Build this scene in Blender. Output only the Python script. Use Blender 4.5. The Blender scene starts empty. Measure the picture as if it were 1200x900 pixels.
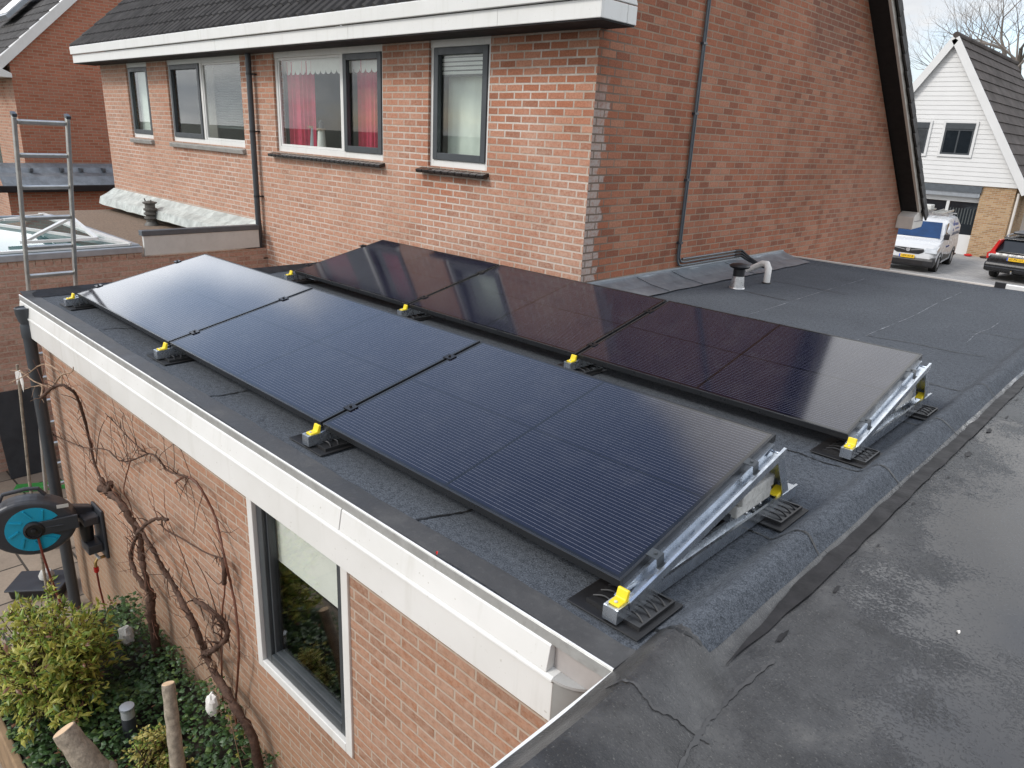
import bpy, math, random
from mathutils import Vector, Matrix, noise as mnoise
random.seed(7)
R = math.radians
PI = math.pi
sc = bpy.context.scene
col = sc.collection
V = Vector

# ------------------------------------------------------------------ mesh helpers
class MB:
    def __init__(s):
        s.v = []; s.f = []; s.m = []; s.uvo = {}
    def face(s, pts, m=0):
        i = len(s.v); s.v += [V(p) for p in pts]
        s.f.append(list(range(i, i + len(pts)))); s.m.append(m)
    def box(s, x0, x1, y0, y1, z0, z1, m=0, M=None):
        c = [(x0,y0,z0),(x1,y0,z0),(x1,y1,z0),(x0,y1,z0),(x0,y0,z1),(x1,y0,z1),(x1,y1,z1),(x0,y1,z1)]
        c = [V(p) for p in c]
        if M is not None: c = [M @ p for p in c]
        i = len(s.v); s.v += c
        for q in ((0,3,2,1),(4,5,6,7),(0,1,5,4),(1,2,6,5),(2,3,7,6),(3,0,4,7)):
            s.f.append([i + k for k in q]); s.m.append(m)
        return s
    def bar(s, a, b, w, h, m=0, up=(0,0,1)):
        """rectangular bar from a to b, w across, h along the up side"""
        a = V(a); b = V(b); d = (b - a); L = d.length; d.normalize()
        x = d.cross(V(up)); x.normalize(); z = x.cross(d)
        M = Matrix(((x.x, d.x, z.x, a.x), (x.y, d.y, z.y, a.y), (x.z, d.z, z.z, a.z), (0,0,0,1)))
        return s.box(-w/2, w/2, 0, L, -h/2, h/2, m, M)
    def prism(s, poly, ax, a0, a1, m=0, M=None, caps=True):
        """closed polygon in the two other axes, extruded along axis ax from a0 to a1"""
        def P(p, a):
            q = [p[0], p[1]]; q.insert(ax, a); q = V(q)
            return M @ q if M is not None else q
        n = len(poly); i = len(s.v)
        s.v += [P(p, a0) for p in poly] + [P(p, a1) for p in poly]
        for k in range(n):
            j = (k + 1) % n
            s.f.append([i + k, i + j, i + n + j, i + n + k]); s.m.append(m)
        if caps:
            s.f.append([i + k for k in range(n)][::-1]); s.m.append(m)
            s.f.append([i + n + k for k in range(n)]); s.m.append(m)
        return s
    def tube(s, pts, r, n=8, m=0, cap=True):
        pts = [V(p) for p in pts]
        if not hasattr(r, '__len__'): r = [r] * len(pts)
        i0 = len(s.v); u = None
        for k, p in enumerate(pts):
            d = (pts[min(k+1, len(pts)-1)] - pts[max(k-1, 0)])
            if d.length < 1e-9: d = V((0,0,1))
            d.normalize()
            if u is None:
                u = d.orthogonal().normalized()
            else:
                u = (u - d * u.dot(d))
                u = u.normalized() if u.length > 1e-6 else d.orthogonal().normalized()
            w = d.cross(u)
            for j in range(n):
                a = 2*PI*j/n
                s.v.append(p + (u*math.cos(a) + w*math.sin(a)) * r[k])
        for k in range(len(pts)-1):
            for j in range(n):
                a = i0 + k*n + j; b = i0 + k*n + (j+1) % n
                s.f.append([a, b, b+n, a+n]); s.m.append(m)
        if cap:
            s.f.append([i0 + j for j in range(n)][::-1]); s.m.append(m)
            e = i0 + (len(pts)-1)*n
            s.f.append([e + j for j in range(n)]); s.m.append(m)
        return s
    def lathe(s, prof, c, n=20, m=0, ax=2, M=None):
        """prof = [(radius, height)...] round an axis through c"""
        i0 = len(s.v); c = V(c)
        for (r, h) in prof:
            for j in range(n):
                a = 2*PI*j/n
                q = [r*math.cos(a), r*math.sin(a)]; q.insert(ax, h)
                q = V(q)
                if M is not None: q = M @ q
                s.v.append(c + q)
        for k in range(len(prof)-1):
            for j in range(n):
                a = i0 + k*n + j; b = i0 + k*n + (j+1) % n
                s.f.append([a, b, b+n, a+n]); s.m.append(m)
        s.f.append([i0 + j for j in range(n)][::-1]); s.m.append(m)
        e = i0 + (len(prof)-1)*n
        s.f.append([e + j for j in range(n)]); s.m.append(m)
        return s
    def grid(s, xs, ys, fz, m=0, keep=None):
        i0 = len(s.v); nx = len(xs)
        for y in ys:
            for x in xs: s.v.append(V((x, y, fz(x, y))))
        for j in range(len(ys)-1):
            for i in range(nx-1):
                if keep and not keep((xs[i]+xs[i+1])/2, (ys[j]+ys[j+1])/2): continue
                a = i0 + j*nx + i
                s.f.append([a, a+1, a+nx+1, a+nx]); s.m.append(m)
        return s
    def wall(s, ax, a, u0, u1, z0, z1, holes, depth, m=0):
        """upright sheet wall at coordinate a of axis ax (0: x, 1: y) with rectangular holes
        [(u0,u1,z0,z1)]; depth is the signed depth of the reveals"""
        us = sorted({u0, u1, *[h[0] for h in holes], *[h[1] for h in holes]})
        zs = sorted({z0, z1, *[h[2] for h in holes], *[h[3] for h in holes]})
        def P(u, z, o=0):
            return (u, a+o, z) if ax == 1 else (a+o, u, z)
        for i in range(len(us)-1):
            for j in range(len(zs)-1):
                cu = (us[i]+us[i+1])/2; cz = (zs[j]+zs[j+1])/2
                if any(h[0] < cu < h[1] and h[2] < cz < h[3] for h in holes): continue
                s.face([P(us[i],zs[j]), P(us[i+1],zs[j]), P(us[i+1],zs[j+1]), P(us[i],zs[j+1])], m)
        for (a0, a1, b0, b1) in holes:
            for (p, q) in (((a0,b0),(a1,b0)), ((a1,b0),(a1,b1)), ((a1,b1),(a0,b1)), ((a0,b1),(a0,b0))):
                s.face([P(*p), P(*q), P(*q, depth), P(*p, depth)], m)
        return s

BASE = {}
KS = {}
class MBcopy:
    def __init__(s, o, v): s.v, s.f, s.m = v, o.f, o.m
CAM = V((6.29353, -1.71347, 1.43391))
KH = .955          # the house stands a little nearer than first measured
def hs(p): return CAM + (V(p) - CAM)*KH
def link(o):
    col.objects.link(o); return o
def empty(name, loc=(0,0,0), rz=0.0, rx=0.0):
    o = bpy.data.objects.new(name, None); link(o)
    o.location = loc; o.rotation_euler = (rx, 0, rz); o.empty_display_size = .2
    BASE[o] = V(loc)
    return o
def tag(o, label=None, cat=None, group=None, kind=None):
    if label: o['label'] = label
    if cat: o['category'] = cat
    if group: o['group'] = group
    if kind: o['kind'] = kind
    return o
def build(name, mb, mats, parent=None, smooth=False, bevel=0, local=False, seg=2, ang=35, origin=None):
    """link one mesh object; vertices are world coordinates unless local"""
    if not isinstance(mats, (list, tuple)): mats = [mats]
    off = V((0,0,0))
    if parent is not None and not local: off = BASE[parent]
    top = parent
    while top is not None and top.parent is not None: top = top.parent
    raw = mb.v
    if top in KS and not local:
        mb = MBcopy(mb, [hs(p) for p in mb.v])
    if origin is not None: off = V(origin)
    me = bpy.data.meshes.new(name)
    me.from_pydata([tuple(p - off) for p in mb.v], [], mb.f)
    for k in mats: me.materials.append(k)
    me.polygons.foreach_set('material_index', mb.m)
    uv = me.uv_layers.new(name='uv')
    for p in me.polygons:
        n = p.normal; a = (abs(n.x), abs(n.y), abs(n.z))
        for li in p.loop_indices:
            c = raw[me.loops[li].vertex_index]
            if a[2] > .75: q = (c.x, c.y)
            elif a[0] > a[1]: q = (c.y, c.z)
            else: q = (c.x, c.z)
            uv.data[li].uv = q
    if smooth:
        me.polygons.foreach_set('use_smooth', [True]*len(me.polygons))
        try: me.set_sharp_from_angle(angle=R(ang))
        except Exception: pass
    me.update()
    o = bpy.data.objects.new(name, me); link(o)
    if parent is not None:
        o.parent = parent; BASE[o] = BASE[parent]
    else:
        o.location = off; BASE[o] = off
    if bevel:
        b = o.modifiers.new('bevel', 'BEVEL'); b.width = bevel; b.segments = seg
        b.limit_method = 'ANGLE'; b.angle_limit = R(40)
    return o
def copy_tree(o, parent=None):
    c = o.copy(); link(c)
    if parent is not None: c.parent = parent
    for ch in list(o.children): copy_tree(ch, c)
    return c
def text_mesh(body, size, mat_, parent, M, name='lettering', extrude=.002):
    cu = bpy.data.curves.new('t', 'FONT'); cu.body = body; cu.size = size; cu.extrude = extrude
    cu.align_x = 'CENTER'; cu.align_y = 'CENTER'
    o = bpy.data.objects.new('t', cu); col.objects.link(o)
    dg = bpy.context.evaluated_depsgraph_get()
    me = bpy.data.meshes.new_from_object(o.evaluated_get(dg))
    bpy.data.objects.remove(o); bpy.data.curves.remove(cu)
    me.transform(M); me.materials.clear(); me.materials.append(mat_)
    n = bpy.data.objects.new(name, me); link(n); n.parent = parent
    return n

# ------------------------------------------------------------------ materials
class NT:
    def __init__(s, name):
        s.mat = bpy.data.materials.new(name); s.mat.use_nodes = True
        s.t = s.mat.node_tree; s.b = s.t.nodes['Principled BSDF']; s.out = s.t.nodes['Material Output']
    def n(s, typ, ins=None, **pr):
        nd = s.t.nodes.new('ShaderNode' + typ)
        for k, v in pr.items(): setattr(nd, k, v)
        for k, v in (ins or {}).items(): s.set(nd.inputs[k], v)
        return nd
    def set(s, sock, v):
        if isinstance(v, bpy.types.NodeSocket): s.t.links.new(v, sock)
        elif hasattr(v, '__len__') and len(v) == 3 and sock.type == 'RGBA': sock.default_value = (*v, 1)
        else: sock.default_value = v
    def P(s, **kw):
        for k, v in kw.items(): s.set(s.b.inputs[k.replace('_', ' ')], v)
    def math(s, op, a, b=0.0, c=0.0, clamp=False):
        nd = s.n('Math', operation=op, use_clamp=clamp)
        for i, v in enumerate((a, b, c)): s.set(nd.inputs[i], v)
        return nd.outputs[0]
    def mix(s, f, a, b, blend='MIX'):
        nd = s.n('Mix', data_type='RGBA', blend_type=blend)
        s.set(nd.inputs[0], f); s.set(nd.inputs[6], a); s.set(nd.inputs[7], b)
        return nd.outputs[2]
    def noise(s, vec, scale, detail=3, rough=.5, dist=0.0):
        nd = s.n('TexNoise', {'Scale': scale, 'Detail': detail, 'Roughness': rough, 'Distortion': dist})
        if vec is not None: s.set(nd.inputs['Vector'], vec)
        return nd.outputs['Fac']
    def ramp(s, f, stops, interp='LINEAR'):
        nd = s.n('ValToRGB'); s.set(nd.inputs[0], f)
        cr = nd.color_ramp; cr.interpolation = interp
        while len(cr.elements) < len(stops): cr.elements.new(.5)
        for e, (p, c) in zip(cr.elements, stops):
            e.position = p
            e.color = (c, c, c, 1) if not hasattr(c, '__len__') else (*c, 1)
        return nd.outputs[0]
    def mr(s, f, a, b, c=0.0, d=1.0):
        nd = s.n('MapRange', {1: a, 2: b, 3: c, 4: d}); s.set(nd.inputs[0], f)
        return nd.outputs[0]
    def bump(s, h, strength=.3, dist=.01, normal=None):
        nd = s.n('Bump', {'Strength': strength, 'Distance': dist, 'Height': h})
        if normal is not None: s.set(nd.inputs['Normal'], normal)
        return nd.outputs[0]
    def obj(s): return s.n('TexCoord').outputs['Object']
    def pos(s): return s.n('NewGeometry').outputs['Position']
    def uv(s): return s.n('UVMap').outputs[0]
    def sep(s, v):
        nd = s.n('SeparateXYZ'); s.set(nd.inputs[0], v); return nd.outputs
    def maps(s, v, scale):
        nd = s.n('Mapping'); s.set(nd.inputs[0], v); nd.inputs['Scale'].default_value = scale
        return nd.outputs[0]

def plain(name, c, rough=.5, metal=0.0, var=.12, scale=6.0, bump=0.0, bscale=60.0, spec=.5, dirt=None, dirt_amt=.0):
    m = NT(name); p = m.obj()
    f = m.noise(p, scale, 4, .6)
    d = tuple(x*(1-var) for x in c); l = tuple(min(1, x*(1+var)) for x in c)
    cc = m.mix(m.mr(f, .3, .7), d, l)
    if dirt is not None:
        g = m.noise(p, scale*2.3, 6, .7)
        cc = m.mix(m.mr(g, .52, .75, 0, dirt_amt), cc, dirt)
    m.P(Base_Color=cc, Roughness=m.mr(m.noise(p, scale*1.7, 4), .3, .7, max(.02, rough-.08), min(1, rough+.08)), Metallic=metal)
    m.b.inputs['Specular IOR Level'].default_value = spec
    if bump: m.P(Normal=m.bump(m.noise(p, bscale, 3), bump, .004))
    return m.mat

def brick(name, cols, mortar, bw=.225, rh=.0745, ms=.010, bleach=None, bleach_amt=0.0, dark_amt=.35, corner=None, mortar2=None, mossy=None):
    m = NT(name); uv = m.uv(); P = m.pos()
    # slight waviness of the courses
    def bt(c1, c2, cm):
        nd = m.n('TexBrick', {'Color1': c1, 'Color2': c2, 'Mortar': cm, 'Scale': 1.0, 'Mortar Size': ms,
                              'Mortar Smooth': .25, 'Bias': 0.0, 'Brick Width': bw, 'Row Height': rh})
        nd.offset = .5
        wob = m.n('TexNoise', {'Scale': 9.0, 'Detail': 2.0}); m.set(wob.inputs['Vector'], uv)
        va = m.n('VectorMath', operation='SCALE'); m.set(va.inputs[0], wob.outputs['Color']); va.inputs['Scale'].default_value = .006
        ad = m.n('VectorMath', operation='ADD'); m.set(ad.inputs[0], uv); m.set(ad.inputs[1], va.outputs[0])
        m.set(nd.inputs['Vector'], ad.outputs[0])
        return nd
    b = bt((0,0,0), (1,1,1), (.5,.5,.5))
    k = len(cols)
    bc = m.ramp(b.outputs['Color'], [((i + .5)/k, c) for i, c in enumerate(cols)], 'LINEAR')
    n1 = m.noise(uv, 45, 5, .65)
    bc = m.mix(m.mr(n1, .42, .72, 0, .55), bc, tuple(x*.62 for x in cols[0]))
    n2 = m.noise(uv, 70, 4, .7)
    bc = m.mix(m.mr(n2, .52, .75, 0, .5), bc, tuple(min(1, x*1.45) for x in cols[-1]))
    n3 = m.noise(P, .8, 5, .6)
    mc = mortar if mortar2 is None else m.mix(m.mr(m.noise(P, 1.3, 4, .6), .4, .6), mortar, mortar2)
    mc = m.mix(m.mr(m.noise(uv, 30, 4, .7), .4, .75, 0, .45), mc, tuple(x*.5 for x in mortar))
    cc = m.mix(b.outputs['Fac'], bc, mc)
    cc = m.mix(m.mr(n3, .38, .72, 0, dark_amt), cc, m.mix(1.0, cc, (.62,.585,.55), 'MULTIPLY'))
    if bleach:
        g = m.math('MULTIPLY', m.mr(m.math('ADD', m.noise(P, .7, 4, .6), m.math('ADD', m.mr(m.sep(P)[2], 2.0, .2, -.08, .14), m.mr(m.sep(P)[0], -2.5, -5.0, 0, .12))), .38, .6), m.mr(m.noise(uv, 26, 4, .7), .3, .62))
        cc = m.mix(m.math('MULTIPLY', g, bleach_amt), cc, bleach)
    if corner is not None: cc = corner(m, P, uv, cc, b)
    if mossy is not None:
        z = m.sep(P)[2]
        g = m.math('MULTIPLY', m.mr(m.math('ADD', z, m.math('MULTIPLY', m.noise(P, 2.2, 4), .9)), mossy[0], mossy[1], 1, 0), mossy[2])
        cc = m.mix(g, cc, mossy[3])
    h = m.math('ADD', m.math('MULTIPLY', m.math('SUBTRACT', 1.0, b.outputs['Fac']), 1.0), m.math('MULTIPLY', n1, .45))
    m.P(Base_Color=cc, Roughness=.9, Normal=m.bump(h, .7, .006))
    m.b.inputs['Specular IOR Level'].default_value = .25
    return m.mat

def gable_corner(m, P, uv, cc, b):
    # pale weathered quoin bricks with dark joints near the house corner, a pinkish bloom further right
    s = m.sep(P)
    e = m.math('ADD', s[1], m.math('ADD', m.math('MULTIPLY', b.outputs['Color'], .13), m.math('MULTIPLY', m.noise(uv, 9, 3), .12)))
    f = m.math('MULTIPLY', m.mr(e, 4.04, 4.06, 1, 0), m.mr(m.math('ADD', s[2], m.math('MULTIPLY', m.noise(uv, 4, 2), .6)), 2.0, 2.3, 1, 0))
    g = m.mr(m.noise(uv, 26, 4, .7), .28, .55, .25, 1)
    cc = m.mix(m.math('MULTIPLY', m.math('MULTIPLY', f, g), m.math('SUBTRACT', .85, m.math('MULTIPLY', b.outputs['Fac'], .85))), cc, (.43,.385,.35))
    cc = m.mix(m.math('MULTIPLY', m.math('MULTIPLY', m.mr(s[1], 4.0, 4.35, 1, 0), b.outputs['Fac']), .6), cc, (.10,.085,.075))
    # rain streaks down the gable and a patch of older, darker bricks high on the right
    st = m.noise(m.maps(P, (1, 2.2, .16)), 1.6, 4, .6)
    cc = m.mix(m.mr(st, .52, .70, 0, .5), cc, m.mix(1.0, cc, (.60,.57,.55), 'MULTIPLY'))
    dx = m.math('DIVIDE', m.math('SUBTRACT', s[1], 8.6), 1.1); dz = m.math('DIVIDE', m.math('SUBTRACT', s[2], 3.0), .8)
    pt = m.mr(m.math('ADD', m.math('ADD', m.math('MULTIPLY', dx, dx), m.math('MULTIPLY', dz, dz)), m.math('MULTIPLY', b.outputs['Color'], .9)), .7, 1.1, .6, 0)
    cc = m.mix(m.math('MULTIPLY', pt, m.math('SUBTRACT', 1.0, b.outputs['Fac'])), cc, (.19,.085,.062))
    d = m.math('MULTIPLY', m.mr(s[1], 8.5, 12.0), m.mr(m.noise(P, .9, 4, .6), .35, .65))
    return m.mix(m.math('MULTIPLY', d, .3), cc, (.46,.29,.22))

RED = [(.28,.108,.066), (.38,.142,.080), (.42,.160,.090), (.40,.172,.106), (.46,.215,.135)]
PINK = [(.30,.122,.072), (.40,.160,.092), (.44,.188,.110), (.41,.170,.102), (.47,.232,.150)]
M = {}
M['brick_front'] = brick('brick_front', PINK, (.42,.35,.285), bleach=(.56,.41,.32), bleach_amt=.58, dark_amt=.3, mortar2=(.62,.57,.51))
M['brick_gable'] = brick('brick_gable', RED, (.38,.275,.20), dark_amt=.55, ms=.0085, corner=gable_corner)
M['brick_ext'] = brick('brick_ext', [(.26,.125,.072), (.34,.155,.084), (.385,.178,.096), (.34,.178,.112), (.385,.215,.14)], (.45,.385,.315), rh=.0555, ms=.0062,
                       bleach=(.48,.35,.27), bleach_amt=.5, mossy=(-1.9, -.9, .5, (.23,.17,.105)))
M['brick_left'] = brick('brick_left', [(.31,.14,.09), (.39,.18,.12), (.43,.21,.145), (.45,.25,.18), (.48,.28,.21)], (.40,.30,.225), bw=.225, rh=.0745,
                        bleach=(.55,.43,.36), bleach_amt=.5, dark_amt=.3)
M['brick_far'] = brick('brick_far', [(.37,.135,.08), (.44,.165,.10), (.47,.185,.115), (.42,.18,.12)], (.40,.28,.20), dark_amt=.35)
M['brick_far_front'] = brick('brick_far_front', PINK, (.42,.34,.26), bleach=(.55,.43,.35), bleach_amt=.4)
M['brick_yellow'] = brick('brick_yellow', [(.33,.20,.10), (.46,.30,.155), (.52,.35,.20), (.40,.23,.115)], (.46,.39,.30), bw=.23, rh=.075)

def painted():
    m = NT('white_paint'); p = m.pos()
    st = m.noise(m.maps(p, (14, 14, 1.2)), 1.0, 4, .6); sp_ = m.noise(p, 55, 2, .6); bl = m.noise(p, 2.2, 4, .6)
    cc = m.mix(m.mr(bl, .3, .7), (.65,.65,.625), (.715,.715,.695))
    cc = m.mix(m.mr(st, .55, .78, 0, .32), cc, (.47,.46,.40))
    cc = m.mix(m.mr(sp_, .70, .76, 0, .5), cc, (.33,.31,.25))
    m.P(Base_Color=cc, Roughness=m.mr(bl, .3, .7, .3, .45)); return m.mat
M['white'] = painted()
M['white_far'] = plain('white_cladding', (.64,.64,.63), .45, var=.03, scale=2)
M['cream'] = plain('cream_trim', (.62,.58,.53), .5, var=.06)
M['lightgrey'] = plain('light_grey_plastic', (.56,.56,.53), .4, var=.06, dirt=(.4,.36,.32), dirt_amt=.3)
M['trim_alu'] = plain('trim_aluminium', (.37,.375,.365), .45, .3, var=.12, scale=14, dirt=(.22,.21,.19), dirt_amt=.5)
M['trim_edge'] = plain('trim_edge', (.82,.82,.80), .32, .25, var=.06, scale=10)
M['sash'] = plain('dark_sash', (.045,.052,.058), .4, var=.1)
M['black'] = plain('black_plastic', (.014,.014,.016), .45, var=.2)
M['rubber'] = plain('black_rubber', (.010,.010,.011), .55, var=.3, bump=.2)
M['rubber_rib'] = plain('rubber_rib', (.020,.020,.021), .38, var=.2)
M['cowl'] = plain('cowl_grey', (.10,.095,.085), .6, var=.3, scale=20)
M['shadegrey'] = plain('shade_grey', (.26,.26,.25), .5, var=.1)  # shade on the side of the gutter end, put into a darker grey
M['palegrey'] = plain('pale_grey', (.38,.38,.37), .5, var=.1)  # paler grey for the top of the same gutter end
M['pinkgrey'] = plain('pink_grey', (.37,.345,.33), .5, var=.15)
M['soffit'] = plain('black_soffit', (.012,.010,.010), .8, var=.2)
M['downpipe'] = plain('anthracite_pipe', (.045,.052,.060), .38, var=.12)
M['steel'] = plain('galvanised_steel', (.56,.60,.65), .27, .92, var=.09, scale=14, dirt=(.40,.43,.47), dirt_amt=.3)
M['alu'] = plain('ladder_aluminium', (.50,.50,.48), .42, .8, var=.15, scale=12, dirt=(.35,.33,.28), dirt_amt=.6)
M['alubright'] = plain('bright_aluminium', (.62,.62,.62), .33, .9, var=.1, scale=20)
M['panelframe'] = plain('black_anodised', (.018,.018,.02), .32, .4, var=.1)
M['panelframe_lit'] = plain('anodised_lit', (.045,.047,.05), .3, .6, var=.1)  # lit copy of the black frame material, the light put into its colour
M['yellow'] = plain('yellow_plastic', (.80,.60,.015), .42, var=.06, scale=20)
M['concrete'] = plain('concrete', (.47,.465,.44), .9, var=.25, scale=18, bump=.6, bscale=90, dirt=(.16,.15,.12), dirt_amt=.6)
M['lead'] = plain('lead_sheet', (.20,.225,.25), .42, .35, var=.25, scale=5, bump=.25, bscale=8, dirt=(.33,.36,.38), dirt_amt=.6)
M['lead_pale'] = plain('lead_pale', (.46,.49,.465), .5, .1, var=.3, scale=5, bump=1.0, bscale=9, dirt=(.20,.24,.22), dirt_amt=.75)
M['zinc'] = plain('zinc', (.36,.39,.42), .4, .5, var=.14, scale=6)
M['zinc_dark'] = plain('zinc_dark', (.11,.125,.14), .45, .4, var=.14, scale=6)
M['tile'] = plain('roof_tile', (.052,.049,.048), .72, var=.4, scale=3, bump=.3, bscale=50, dirt=(.10,.098,.09), dirt_amt=.5, spec=.35)
M['tile_far'] = plain('roof_tile_far', (.085,.072,.066), .85, var=.3, scale=1.2, dirt=(.14,.125,.115), dirt_amt=.6, spec=.15)
M['sill_tile'] = plain('glazed_sill', (.022,.019,.018), .22, var=.4, scale=25)
M['sill_grey'] = plain('grey_sill', (.30,.29,.27), .5, var=.15, dirt=(.12,.11,.10), dirt_amt=.5)
M['bitumen'] = plain('bitumen', (.019,.018,.019), .55, var=.5, scale=10, bump=.5, bscale=45, spec=.25)
M['bitumen_seam'] = plain('bitumen_seam', (.010,.011,.012), .5, var=.3, scale=20)
M['chalk'] = plain('chalk_line', (.20,.215,.235), .9, var=.5, scale=14)
M['bark'] = plain('bark', (.070,.036,.023), .9, var=.45, scale=30, bump=1.0, bscale=70, dirt=(.17,.12,.085), dirt_amt=.5)
M['cane'] = plain('red_cane', (.15,.058,.034), .55, var=.35, scale=20)
M['cane_pale'] = plain('pale_cane', (.30,.20,.13), .7, var=.35, scale=20)
M['cutwood'] = plain('cut_wood', (.62,.45,.29), .8, var=.12, scale=20, bump=.2)
M['stakebark'] = plain('grey_bark', (.29,.25,.195), .9, var=.4, scale=28, bump=.8, bscale=60, dirt=(.10,.08,.055), dirt_amt=.6)
M['soil'] = plain('soil', (.022,.017,.012), 1, var=.5, scale=12, bump=.8, bscale=40)
M['wood'] = plain('timber_edging', (.24,.16,.09), .85, var=.25, scale=8)
M['blue'] = plain('blue_plastic', (.012,.33,.50), .35, var=.06)
M['darkgrey'] = plain('dark_grey_plastic', (.040,.044,.052), .42, var=.12)
M['greenplastic'] = plain('green_edging', (.055,.30,.065), .5, var=.12)
M['board'] = plain('black_board', (.022,.024,.027), .75, var=.3, scale=5)
M['hose'] = plain('red_brown_hose', (.16,.030,.020), .35, var=.1)
M['brass'] = plain('brass', (.55,.38,.16), .3, .9)
M['curtain'] = plain('crimson_curtain', (.52,.030,.085), .85, var=.15, scale=14)
M['fabric'] = plain('white_fabric', (.78,.76,.72), .9, var=.05)
M['blindgreen'] = plain('pale_curtain', (.62,.66,.60), .9, var=.06)
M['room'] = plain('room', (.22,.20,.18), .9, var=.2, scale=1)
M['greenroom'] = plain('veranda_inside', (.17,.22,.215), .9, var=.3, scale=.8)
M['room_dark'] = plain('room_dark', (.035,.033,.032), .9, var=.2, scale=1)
M['slats'] = plain('blind_grey', (.06,.07,.07), .7, var=.1)
M['vanwhite'] = plain('van_paint', (.60,.61,.62), .22, var=.02)
M['carblack'] = plain('car_paint', (.010,.010,.011), .26, var=.2)
M['carglass'] = plain('car_glass', (.012,.016,.02), .05, var=.1)
M['windscreen'] = plain('windscreen', (.006,.035,.11), .06, var=.3, scale=2)
M['tyre'] = plain('tyre', (.014,.014,.014), .8)
M['rim'] = plain('rim', (.35,.36,.37), .35, .7)
M['plate'] = plain('plate_yellow', (.85,.52,.02), .45, var=.03)
M['plateblue'] = plain('plate_blue', (.02,.10,.50), .45)
M['ink'] = plain('black_ink', (.01,.01,.012), .5)
M['navy'] = plain('navy_lettering', (.02,.05,.22), .45)
M['navygrey'] = plain('grey_lettering', (.10,.11,.16), .45)
M['redlens'] = plain('red_lens', (.50,.018,.015), .12, var=.1)
M['clearlens'] = plain('clear_lens', (.50,.52,.54), .10, .3)
M['chrome'] = plain('chrome', (.70,.71,.72), .15, 1.0)
M['twig'] = plain('bare_twig', (.20,.175,.155), .9)
M['purplegrey'] = plain('purple_grey', (.20,.17,.20), .6)

def granulate():
    m = NT('granulated_felt'); p = m.pos()
    a = m.noise(p, 150, 2, .8); b = m.noise(p, 1.1, 5, .6); c = m.noise(p, 260, 1, .5); d = m.noise(p, 6, 5, .7)
    cc = m.ramp(m.math('ADD', m.math('MULTIPLY', a, .6), m.math('MULTIPLY', c, .4)),
                [(.38, (.026,.030,.035)), (.50, (.069,.079,.093)), (.62, (.13,.145,.166))])
    e = m.noise(p, 38, 3, .75)
    cc = m.mix(m.mr(e, .46, .66, 0, .5), cc, (.118,.131,.150))
    cc = m.mix(m.mr(e, .46, .32, 0, .55), cc, (.030,.035,.043))
    cc = m.mix(m.mr(b, .35, .68, 0, .38), cc, m.mix(1.0, cc, (.55,.56,.58), 'MULTIPLY'))
    cc = m.mix(m.mr(d, .55, .8, 0, .35), cc, (.045,.050,.058))
    m.P(Base_Color=cc, Roughness=.88, Normal=m.bump(m.math('ADD', a, m.math('MULTIPLY', d, .8)), .55, .006))
    m.b.inputs['Specular IOR Level'].default_value = .3
    return m.mat
M['granulate'] = granulate()

def smooth_felt():
    m = NT('smooth_felt'); p = m.pos()
    a = m.noise(p, 3, 5, .65); b = m.noise(p, 40, 4, .7)
    cc = m.ramp(a, [(.3, (.030,.030,.031)), (.55, (.055,.054,.054)), (.75, (.10,.098,.095))])
    cc = m.mix(m.mr(b, .55, .8, 0, .5), cc, (.11,.108,.105))
    m.P(Base_Color=cc, Roughness=m.mr(a, .3, .7, .4, .7), Normal=m.bump(b, .4, .005))
    return m.mat
M['felt'] = smooth_felt()

def wet_roof():
    m = NT('wet_membrane'); p = m.pos(); s = m.sep(p)
    big = m.noise(p, .9, 4, .55, .4); mid = m.noise(p, 4.5, 5, .6)
    fine = m.noise(m.maps(p, (1, 1.6, 1)), 60, 3, .75); grit = m.noise(p, 170, 2, .6)
    # standing water lies further back on the roof, bare patches near the kerb and in the foreground
    lvl = m.math('ADD', m.mr(s[1], -.6, 1.6, -.42, .38), m.math('MULTIPLY', m.math('SUBTRACT', big, .5), 1.5))
    lvl = m.math('ADD', lvl, m.mr(s[0], 5.6, 6.1, -.35, .05))
    lvl = m.math('ADD', lvl, m.math('MULTIPLY', m.math('SUBTRACT', mid, .5), .55))
    wet = m.math('ADD', lvl, m.math('MULTIPLY', m.math('SUBTRACT', fine, .5), .9))
    wet = m.mr(wet, -.05, .09)
    pit = m.mr(m.noise(m.maps(p, (1, 1.7, 1)), 75, 2, .6), .60, .68)
    wet = m.math('MULTIPLY', wet, m.math('SUBTRACT', 1.0, m.math('MULTIPLY', pit, m.mr(lvl, .05, .35, .95, .1))))
    dry = m.ramp(mid, [(.36, (.013,.013,.014)), (.55, (.045,.045,.046)), (.74, (.105,.102,.096))])
    dry = m.mix(m.math('MULTIPLY', pit, .7), dry, (.010,.010,.011))
    dry = m.mix(m.mr(grit, .62, .75, 0, .7), dry, (.17,.165,.15))
    # brownish silt where puddles dried
    silt = m.math('MULTIPLY', m.mr(m.noise(p, .7, 3, .5), .5, .66), m.mr(s[1], .2, -.6))
    dry = m.mix(m.math('MULTIPLY', silt, .55), dry, (.115,.10,.075))
    cc = m.mix(wet, dry, (.040,.040,.042))
    rough = m.mr(wet, 0, 1, .38, .045)
    h = m.math('MULTIPLY', m.math('ADD', m.math('MULTIPLY', fine, 1.0), m.math('MULTIPLY', grit, .4)), m.math('SUBTRACT', 1.0, wet))
    h = m.math('ADD', h, m.math('MULTIPLY', m.noise(m.maps(p, (1.5,.6,1)), 16, 3), m.mr(wet, 0, 1, .9, .05)))
    m.P(Base_Color=cc, Roughness=rough, Normal=m.bump(h, .5, .006))
    m.b.inputs['IOR'].default_value = 1.5
    return m.mat
M['wet'] = wet_roof()

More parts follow.
